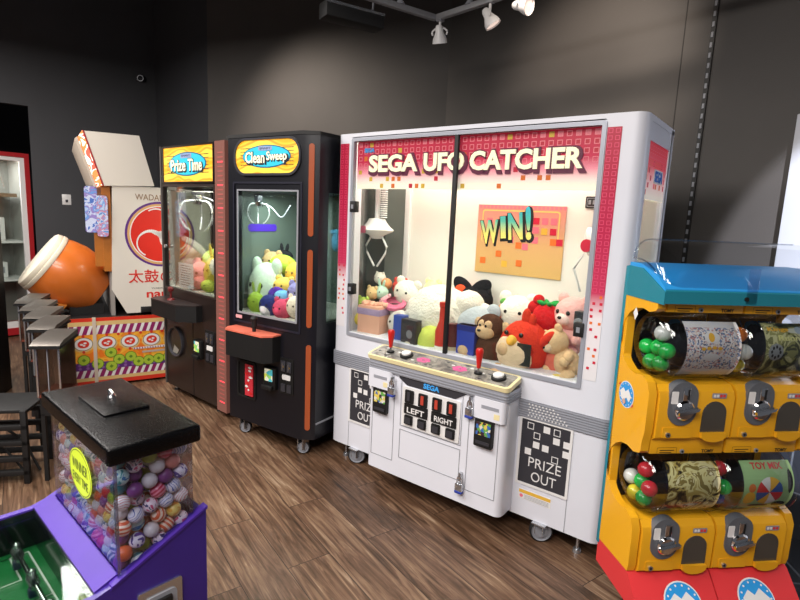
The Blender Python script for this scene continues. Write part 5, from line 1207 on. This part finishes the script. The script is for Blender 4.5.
def face(h, r, c, y, eye=.14, ex=.36, ez=.12, nose=None):
    """bead eyes on a head centred at c, radius r, looking toward -y"""
    for s in (-1, 1): part(h, 'eye', [((c[0]+s*r*ex, c[1]-r*y, c[2]+r*ez), (r*eye, r*eye*.6, r*eye))], EYE, sub=2)
    if nose: part(h, 'nose', [((c[0], c[1]-r*(y+.12), c[2]-r*.08), (r*.13, r*.1, r*.09))], nose, sub=2)

def bear(M, y0, label, c, s, m, muzzle, group, yaw=0., tilt=0., roll=0., ear_in=None, big_head=1., name='plush_bear'):
    t = ptoy(M, y0, name, label, 'soft toy', c, group, yaw, tilt, roll)
    part(t, 'body', [((0, 0, 0), (.62*s, .52*s, .66*s))], m)
    hz = .98*s; hr = .56*s*big_head
    h = part(t, 'head', [((0, -.1*s, hz), (hr*1.08, hr*.95, hr))], m)
    part(h, 'muzzle', [((0, -.1*s-hr*.78, hz-hr*.22), (hr*.48, hr*.36, hr*.36))], muzzle)
    for q in (-1, 1):
        e = part(h, 'ear', [((q*hr*.82, -.02*s, hz+hr*.78), (hr*.38, hr*.2, hr*.38))], m)
        if ear_in: part(e, 'ear_lining', [((q*hr*.82, -.02*s-hr*.15, hz+hr*.78), (hr*.24, hr*.1, hr*.24))], ear_in) if 0 else None
        part(t, 'arm', [((q*.66*s, -.28*s, .22*s), (.2*s, .36*s, .2*s), (.3, 0, q*.5)), ((q*.62*s, -.56*s, .08*s), (.2*s, .2*s, .2*s))], m)
        part(t, 'foot', [((q*.40*s, -.52*s, -.46*s), (.24*s, .34*s, .24*s))], m)
    face(h, hr, (0, -.1*s, hz), .86, ez=.16, nose=None)
    part(h, 'nose', [((0, -.1*s-hr*1.1, hz-hr*.12), (hr*.15, hr*.1, hr*.1))], EYE, sub=2)
    return t
def blob(M, y0, label, c, r, m, group, ears=None, name='plush_toy', yaw=0., tilt=0., roll=0., fluff=0., eyes=True, belly=None, feet=None):
    """rounded plush: one body, optional ears ('cat','round','long'), belly patch, feet"""
    t = ptoy(M, y0, name, label, 'soft toy', c, group, yaw, tilt, roll)
    r3 = r if hasattr(r, '__len__') else (r, r, r)
    b = part(t, 'body', [((0, 0, 0), r3)], m, fluff=fluff, sub=4 if fluff else 3)
    if ears:
        for s in (-1, 1):
            if ears == 'cat':
                e = MB(); e.lathe([(r3[0]*.32, 0), (r3[0]*.25, r3[2]*.2), (r3[0]*.1, r3[2]*.42), (0, r3[2]*.5)], (s*r3[0]*.58, 0, r3[2]*.66), (s*.35, 0, 1), m, 16); e.build('ear', t)
            elif ears == 'round': part(t, 'ear', [((s*r3[0]*.68, 0, r3[2]*.82), (r3[0]*.34, r3[1]*.22, r3[2]*.36))], m)
            else: part(t, 'ear', [((s*r3[0]*.4, 0, r3[2]*1.3), (r3[0]*.2, r3[1]*.16, r3[2]*.6), (0, s*.25, 0))], m)
    if belly: part(t, 'belly', [((0, -r3[1]*.32, -r3[2]*.22), (r3[0]*.72, r3[1]*.74, r3[2]*.70))], belly)
    if feet:
        for s in (-1, 1): part(t, 'foot', [((s*r3[0]*.5, -r3[1]*.6, -r3[2]*.85), (r3[0]*.3, r3[1]*.4, r3[2]*.2))], feet)
    if eyes:
        for s in (-1, 1): part(t, 'eye', [((s*r3[0]*.36, -r3[1]*.90, r3[2]*.18), (r3[0]*.09, r3[1]*.07, r3[2]*.10))], EYE, sub=2)
    return t

def ufo_toys():
    G = 'plush prizes in the white claw machine'
    M, Y = I4, 0.
    Wf = fuzz('white', '#efe9dc', .5)
    f = blob(M, Y, 'huge fluffy white plush lying left of the black window divider', (.60, .285, .965), (.215, .16, .185), Wf, G, fluff=.05, eyes=False, name='plush_sheep')
    part(f, 'head', [((.20, -.0, .10), (.085, .08, .08))], Wf, fluff=.03)
    part(f, 'leg', [((-.13, -.08, -.17), (.05, .06, .05))], Wf); part(f, 'leg', [((.13, -.08, -.17), (.05, .06, .05))], Wf)
    blob(M, Y, 'white plush with small round ears at the left of the huge fluffy one', (.345, .30, 1.07), (.095, .07, .082), fuzz('milk', '#f2ecdd'), G, ears='round', roll=.15)
    blob(M, Y, 'pale grey plush head below the white round-eared plush', (.40, .17, .905), (.085, .07, .08), fuzz('pale_grey', '#cfcbc4'), G, ears='round')
    sc = MB(); sc.lathe([(.05, 0), (.07, .012), (.072, .03), (.05, .045)], (.325, .2, .99), (.2, -.3, 1), fuzz('pink_scarf', '#e07a98'), 20)
    tag(sc.build('pink_scarf'), 'bright pink plush scarf on top of the pale grey plush', 'scarf', G)
    # small plush heap at the left side glass
    for lb, c, r, col, e in (('lime green small plush at the left edge of the window', (.115, .15, .985), .046, '#b9d468', 'round'), ('tan small plush head above the lime plush at the left glass', (.145, .20, 1.055), .042, '#e0c08c', 'round'),
                             ('mint green small plush beside the tan one at the left glass', (.185, .24, 1.06), .045, '#bfe0cc', 'long'), ('pink small plush right of the mint green one', (.215, .25, 1.01), .042, '#eab0b8', 'round'),
                             ('orange small plush behind the tan one at the left glass', (.175, .30, 1.11), .036, '#e8a070', None), ('white small plush with black ears topmost at the left glass', (.12, .30, 1.14), .040, '#eee8dc', 'cat'),
                             ('yellow small plush low at the left edge of the window', (.105, .10, .90), .045, '#e2cc5a', None), ('red spotted small plush behind the white round-eared plush', (.245, .36, 1.09), .055, '#d2564a', 'round'), ('pale yellow plush behind the huge fluffy one', (.47, .40, 1.10), .06, '#e6e0a8', 'round'), ('orange plush ear poking up behind the huge fluffy one', (.69, .40, 1.12), .055, '#d8522e', None)):
        blob(M, Y, lb, c, r, fuzz('c'+col[1:], col), G, ears=e, eyes=False if 'ear poking' in lb else True)
    # boxes and packages
    def box(name, lb, c, s, m, yaw=0., extra=None):
        t = thing(name, lb, 'box' if 'box' in name else 'package', c, yaw, G)
        b = MB(); b.box(-s[0]/2, s[0]/2, -s[1]/2, s[1]/2, 0, s[2], m, .004); b.build('carton', t)
        if extra: extra(t, s)
        return t
    def ribbon(t, s):
        b = MB(); b.box(-s[0]/2-.003, s[0]/2+.003, -s[1]/2-.003, s[1]/2+.003, s[2]-.055, s[2]-.015, fuzz('lilac', '#a893b4'), .004); b.build('lilac_ribbon', t)
        b = MB()
        for k in range(9): b.ell((-s[0]/2+k*s[0]/8, random.uniform(-.03, .03), s[2]+.006), (.016, .03, .016), fuzz('peach', '#e8b49c'), sub=2)
        b.build('tissue_top', t)
    box('gift_box', 'peach gift box with a lilac ribbon in the lower left of the window', (.235, .115, .765), (.16, .12, .235), mat('peach_box', '#dba48c', .5), .1, ribbon)
    def pic(t, s):
        b = MB(T_front(-s[1]/2)); b.poly([(-s[0]*.42, s[2]*.42), (s[0]*.42, s[2]*.42), (s[0]*.42, s[2]*.92), (-s[0]*.42, s[2]*.92)], .001, mat('box_window', '#3a3c40', .2)); b.disc(0, s[2]*.22, s[0]*.3, .001, mat('box_cream', '#d8cdb8', .5)); b.disc(.01, s[2]*.6, s[0]*.2, .0015, mat('box_grey_print', '#7c7f84', .5), s[2]*.12); b.build('box_print', t)
    box('picture_box', 'dark boxed toy with a picture front standing against the left pane', (.565, .055, .765), (.115, .05, .205), mat('dark_box', '#2a2b30', .35), -.1, pic)
    box('blue_box', 'blue box standing left of the dark picture box', (.475, .075, .765), (.075, .05, .215), mat('blue_box', '#2f4a9c', .4), .15)
    box('blue_box', 'upright cobalt blue box right of the black window divider', (.915, .09, .765), (.105, .06, .225), mat('cobalt_box', '#1f3da4', .4), .05, lambda t, s: MB().box(-s[0]/2-.001, s[0]/2+.001, -s[1]/2-.001, s[1]/2+.001, s[2]-.03, s[2], mat('cobalt_dark', '#182c7c', .4)).build('lid_band', t))
    blob(M, Y, 'lime yellow ball plush at the bottom of the left pane', (.655, .125, .85), .088, fuzz('limeball', '#bcc860'), G, eyes=False)
    t = thing('red_bottle_toy', 'tall red bottle-shaped toy left of the window divider', 'toy', (.765, .065, .765), 0, G)
    b = MB(); b.lathe([(0, 0), (.034, 0), (.036, .01), (.036, .17), (.018, .225), (.016, .30), (.020, .305), (.020, .33), (0, .332)], (0, 0, 0), (0, 0, 1), mat('red_toy', '#c23428', .4), 24); b.build('bottle', t)
    b = MB(); b.lathe([(.0368, .01), (.0368, .09)], (0, 0, 0), (0, 0, 1), mat('bottle_label', '#e6dfd6', .5), 24); b.build('bottle_label', t)
    t = thing('maroon_bottle_toy', 'dark maroon bottle toy behind the window divider', 'toy', (.815, .10, .765), 0, G)
    b = MB(); b.lathe([(0, 0), (.034, 0), (.034, .14), (.028, .17), (.028, .215), (0, .22)], (0, 0, 0), (0, 0, 1), mat('maroon_toy', '#5a2226', .4), 20); b.build('bottle', t)
    b = MB(); b.lathe([(.0348, .02), (.0348, .09)], (0, 0, 0), (0, 0, 1), mat('bottle_label_tan', '#c8b898', .5), 24); b.build('bottle_label', t)
    blob(M, Y, 'blue grey round plush behind the cobalt blue box', (.885, .25, .945), (.13, .10, .125), fuzz('bluegrey', '#b4bcc4'), G, ears='round')
    # black plush pair
    BK = fuzz('black', '#1e1d20')
    t = blob(M, Y, 'black plush with pointed wings in front of the back wall', (.755, .38, 1.09), (.075, .05, .065), BK, G, eyes=False)
    for s in (-1, 1): part(t, 'wing', [((s*.055, 0, .05), (.05, .018, .085), (0, s*.9, 0))], BK)
    t = blob(M, Y, 'round black plush with little ears beside the winged black one', (.835, .37, 1.085), .062, BK, G, ears='cat', eyes=True)
    blob(M, Y, 'purple plush scrap between the two black plush', (.79, .33, 1.03), (.04, .04, .05), fuzz('violet', '#4a3a98'), G, eyes=False)
    t = blob(M, Y, 'white and pink small plush lying behind the monkey', (.885, .30, 1.035), (.075, .05, .045), fuzz('milk', '#f2ecdd'), G, eyes=True, roll=.3); part(t, 'bow', [((.05, -.03, .02), (.03, .02, .03))], fuzz('pinkbow', '#e8a0b4'))
    blob(M, Y, 'orange and red plush tuft behind the monkey head', (.945, .30, 1.0), (.07, .05, .05), fuzz('orange_tuft', '#e0562c'), G, eyes=False)
    t = blob(M, Y, 'small carrot orange plush with green top behind the monkey', (1.0, .33, 1.06), (.035, .035, .04), fuzz('carrot', '#e88a3a'), G, eyes=False); part(t, 'leaf_tuft', [((0, 0, .04), (.03, .03, .022))], fuzz('leaf', '#5fa04a'))
    # monkey
    BRN, TAN = fuzz('brown', '#4a3026'), fuzz('tan', '#c8a884')
    t = ptoy(M, Y, 'plush_monkey', 'brown plush monkey with tan face sitting against the right pane', 'soft toy', (1.04, .13, .865), G, -.15)
    part(t, 'body', [((0, 0, 0), (.095, .08, .10))], BRN)
    h = part(t, 'head', [((-.01, -.01, .128), (.078, .065, .07))], BRN)
    part(h, 'muzzle', [((-.01, -.055, .108), (.055, .04, .04)), ((-.028, -.056, .142), (.026, .022, .028)), ((.01, -.056, .142), (.026, .022, .028))], TAN)
    for s in (-1, 1):
        part(h, 'ear', [((-.01+s*.085, .0, .135), (.028, .015, .032))], TAN)
        part(t, 'arm', [((s*.10, -.03, .02), (.035, .045, .06), (0, s*.6, 0)), ], BRN)
        part(t, 'hand', [((s*.13, -.06, -.01 if s < 0 else .045), (.046, .042, .04))], TAN)
        part(t, 'foot', [((s*.105, -.085, -.075), (.055, .045, .048))], TAN)
        part(h, 'eye', [((-.01+s*.018, -.079, .142), (.007, .004, .008))], EYE, sub=2)
    part(h, 'nose', [((-.02, -.096, .118), (.012, .008, .007))], EYE, sub=2)
    # white round plush, berries
    blob(M, Y, 'big plain white round plush behind the monkey and the red bird', (1.075, .34, 1.04), (.115, .08, .105), fuzz('milk', '#f2ecdd'), G, ears='round')
    t = blob(M, Y, 'red berry pair plush above the red bird', (1.185, .30, 1.10), .036, fuzz('berry', '#c4262a'), G, eyes=False); part(t, 'second_berry', [((.02, .0, .04), (.03, .03, .03))], fuzz('berry', '#c4262a'))
    t = blob(M, Y, 'strawberry plush with green leaves beside the pink bear', (1.265, .28, 1.05), (.08, .07, .085), fuzz('berry', '#c4262a'), G, eyes=False)
    lv = MB()
    for k in range(6): lv.ell((.035*cos(k*1.05), .03*sin(k*1.05), .082), (.035, .014, .012), fuzz('leafgreen', '#2f9a4a'), (0, -.3, k*1.05), 2)
    lv.build('leaves', t)
    # red round bird toy (plain)
    RB = fuzz('bird_red', '#cc3a28'); CRM = fuzz('cream', '#e2c6a8')
    t = ptoy(M, Y, 'plush_bird', 'large round red plush bird with cream belly pressed against the right pane', 'soft toy', (1.215, .14, .915), G, -.1); t.scale = (1.14, 1.1, 1.12)
    part(t, 'body', [((0, 0, 0), (.118, .10, .125))], RB); part(t, 'belly', [((-.012, -.04, -.018), (.10, .078, .092))], CRM)
    part(t, 'crest', [((.0, 0, .13), (.022, .02, .05)), ((.03, 0, .12), (.018, .018, .04))], RB)
    b = MB(); b.lathe([(.024, 0), (.020, .02), (0, .045)], (-.01, -.092, .045), (0, -1, -.25), mat('beak_yellow', '#e8b23a', .6), 14); b.build('beak', t)
    for s in (-1, 1):
        part(t, 'eye', [((-.01+s*.036, -.086, .072), (.011, .007, .011))], EYE, sub=2)
        part(t, 'wing', [((s*.11, -.01, .0 if s < 0 else .05), (.026, .04, .06), (0, s*.6, 0))], RB)
        part(t, 'foot', [((s*.055, -.075, -.12), (.035, .04, .022))], fuzz('orange_foot', '#e07a30'))
    hang = MB(); hang.box(-.035, .035, -.003, .0, -.055, .055, mat('tag_black', '#23261f', .5)); hang.disc
    hang = hang.build('swing_tag', loc=(1.262, .032, .905), yaw=.1); tag(hang, 'black swing tag hanging on the red plush bird', 'tag'); 
    blob(M, Y, 'salmon red plush leaning on the right side of the red bird', (1.365, .17, .885), (.062, .06, .115), fuzz('salmon', '#d06a58'), G, eyes=False, roll=-.15)
    PK = fuzz('pink', '#eab0ac')
    bear(M, Y, 'pink plush bear with round ears at the right edge of the window', (1.405, .28, .975), .125, PK, fuzz('pale_pink', '#f2cfc8'), G, -.35, big_head=1.25)
    BG = fuzz('beige', '#d8b48c')
    bear(M, Y, 'beige plush bear lying on its side in the lower right window corner', (1.435, .15, .875), .118, BG, fuzz('cream', '#e2c6a8'), G, -.6, .25, -.5)
    blob(M, Y, 'small yellow plush in the lower right window corner', (1.43, .055, .80), (.05, .04, .04), fuzz('yellow', '#d8c46a'), G, eyes=False)
    box('camera_box', 'small black boxed gadget high at the right window edge', (1.495, .14, 1.05), (.07, .05, .09), mat('dark_box', '#2a2b30', .35), -.1, lambda t, s: MB(T_front(-s[1]/2)).lathe([(.02, 0), (.02, .01), (.014, .012), (0, .008)], (-.01, s[2]*.45, 0), (0, 0, 1), GREY, 18).build('lens', t))
ufo_toys()

def sweep_toys():
    G = 'plush prizes in the black claw machine'; M, Y = MS, SWEEP_YAW
    for lb, c, r, col, e, kw in (
        ("big mint green plush at the left of the black machine's window", (.165, .19, 1.01), (.115, .09, .15), '#cfe2cc', 'round', {}),
        ("bright lime plush head above the mint one in the black machine's window", (.20, .30, 1.17), (.09, .07, .06), '#b4d24c', None, {}),
        ("tan plush head topmost left in the black machine's window", (.11, .30, 1.185), (.07, .06, .06), '#c9a878', 'round', {}),
        ("golden yellow plush right of the lime one in the black machine's window", (.345, .28, 1.12), (.06, .055, .07), '#e4b84c', 'round', {}),
        ("orange plush behind the golden yellow one in the black machine's window", (.385, .40, 1.16), (.07, .06, .06), '#e08a3c', None, {}),
        ("lime plush low at the left of the black machine's window", (.18, .085, .93), (.055, .045, .06), '#a8c84a', 'long', {}),
        ("yellow plush with violet belly in the middle of the black machine's window", (.36, .17, 1.05), (.07, .06, .05), '#e6c060', 'round', {'belly': '#7a4ad0'}),
        ("sky blue plush in the middle of the black machine's window", (.39, .12, .985), (.05, .045, .045), '#7ab4dc', None, {}),
        ("lilac plush right of the sky blue one in the black machine's window", (.50, .14, 1.02), (.06, .05, .06), '#8f86b8', 'round', {}),
        ("navy plush with white belly low in the black machine's window", (.315, .075, .925), (.062, .05, .062), '#2e3570', None, {'belly': '#e6e2e4'}),
        ("crimson pink plush low in the middle of the black machine's window", (.44, .07, .92), (.058, .05, .055), '#d2506c', 'round', {}),
        ("cream faced plush low at the right of the black machine's window", (.545, .085, .945), (.055, .05, .06), '#ecd8c4', 'round', {}),
        ("deep violet plush behind the navy one in the black machine's window", (.30, .16, .985), (.06, .05, .05), '#5a3aa0', None, {}),
        ("black and white plush at the back left of the black machine's window", (.10, .42, 1.21), (.055, .05, .045), '#26262a', 'long', {}),
        ("small turquoise plush at the right of the black machine's window", (.575, .20, 1.03), (.05, .045, .05), '#5ac0b4', None, {})):
        blob(M, Y, lb, (c[0]-.01, c[1], c[2]), tuple(v*1.22 for v in r), fuzz('c'+col[1:], col), G, ears=e, belly=fuzz('c'+kw['belly'][1:], kw['belly']) if 'belly' in kw else None)
    t = thing('striped_plush', "red and white striped plush at the right of the black machine's window", 'soft toy', M @ Vector((.47, .26, 1.13)), Y, G)
    b = MB(); b.ell((0, 0, 0), (.11, .06, .055), pattern('red_white_stripes', 'wave', ['#e8e0dc', '#cf3a3a'], 5, .8, 1), (0, -.45, 0)); b.build('body', t)
    t = thing('wall_sweet_toy', 'hanging light blue plush on the back wall of the black claw machine', 'soft toy', M @ Vector((.42, .60, 1.34)), Y, G)
    part(t, 'body', [((0, 0, 0), (.035, .03, .07)), ((0, 0, .07), (.06, .02, .02))], fuzz('sky', '#6ab0e0'))
sweep_toys()
def prize_toys():
    G = 'plush prizes in the brown claw machine'; M, Y = MP, PRIZE_YAW
    for lb, c, r, col, e in (
        ("lime green plush at the back of the brown machine's window", (.50, .26, 1.10), (.12, .10, .09), '#c0d46a', None),
        ("pink plush lying behind the paper notice in the brown machine's window", (.45, .17, 1.0), (.13, .09, .09), '#e8a0a0', 'round'),
        ("salmon pink plush low beside the paper notice in the brown machine's window", (.52, .11, .945), (.07, .06, .05), '#dc8c88', None),
        ("yellow plush at the right of the brown machine's window", (.62, .15, 1.03), (.06, .06, .10), '#e2c858', 'long'),
        ("white plush head at the right edge of the brown machine's window", (.70, .16, 1.08), (.07, .06, .07), '#ece6da', 'round'),
        ("lime yellow small plush low at the right of the brown machine's window", (.66, .085, .935), (.06, .045, .04), '#c4d05a', None),
        ("sky blue plush behind the white one in the brown machine's window", (.70, .30, 1.16), (.06, .05, .07), '#8cc0dc', 'round')):
        blob(M, Y, lb, (c[0]-.12, c[1], c[2]+.01), tuple(v*1.2 for v in r), fuzz('c'+col[1:], col), G, ears=e)
    t = thing('hanging_plush', 'colourful plush bundle hanging high at the right in the brown claw machine', 'soft toy', M @ Vector((.50, .40, 1.54)), Y, G)
    for i, (d, col) in enumerate((((0, 0, 0), '#d85a50'), ((.06, 0, .04), '#58a86a'), ((-.05, 0, .05), '#e0c050'), ((.02, 0, -.07), '#c86aa8'))): part(t, 'cluster_toy', [(d, (.055, .05, .055))], fuzz('c'+col[1:], col))
prize_toys()
#SECTION final
w = bpy.data.worlds.new('world'); SC.world = w; w.use_nodes = True
w.node_tree.nodes['Background'].inputs[0].default_value = lin('#b9bcc4'); w.node_tree.nodes['Background'].inputs[1].default_value = .18
for n, loc, e in (('ceiling_lamp_near', (2.4, -3.2, 3.2), 110), ('ceiling_lamp_mid', (.3, -2.4, 3.2), 105), ('ceiling_lamp_left', (-2.4, -2.0, 3.2), 140), ('ceiling_lamp_back', (1.2, -4.6, 3.2), 110)):
    add_light('AREA', n, loc, e, '#fdf6f0', 1.5, 1.5, target=(loc[0], loc[1], 0))
for n, loc, tg, e, sp_ in (('wall_wash_left', (-1.9, -.1, 3.1), (-1.5, 1.3, 2.0), 110, 85), ('wall_wash_right', (1.15, -.1, 3.15), (1.05, 1.22, 2.5), 130, 60)):
    add_light('SPOT', n, loc, e, '#ffeedd', .08, target=tg, spot=sp_, blend=.9)
add_light('SPOT', 'daylight_from_right', (3.9, -1.7, 1.3), 900, '#f0f3ff', .03, target=(3.40, .71, 1.22), spot=50, blend=.04)
SC.view_settings.view_transform = 'Standard'; SC.view_settings.look = 'None'; SC.view_settings.gamma = 1; SC.view_settings.use_curve_mapping = False
SC.view_settings.exposure = .1
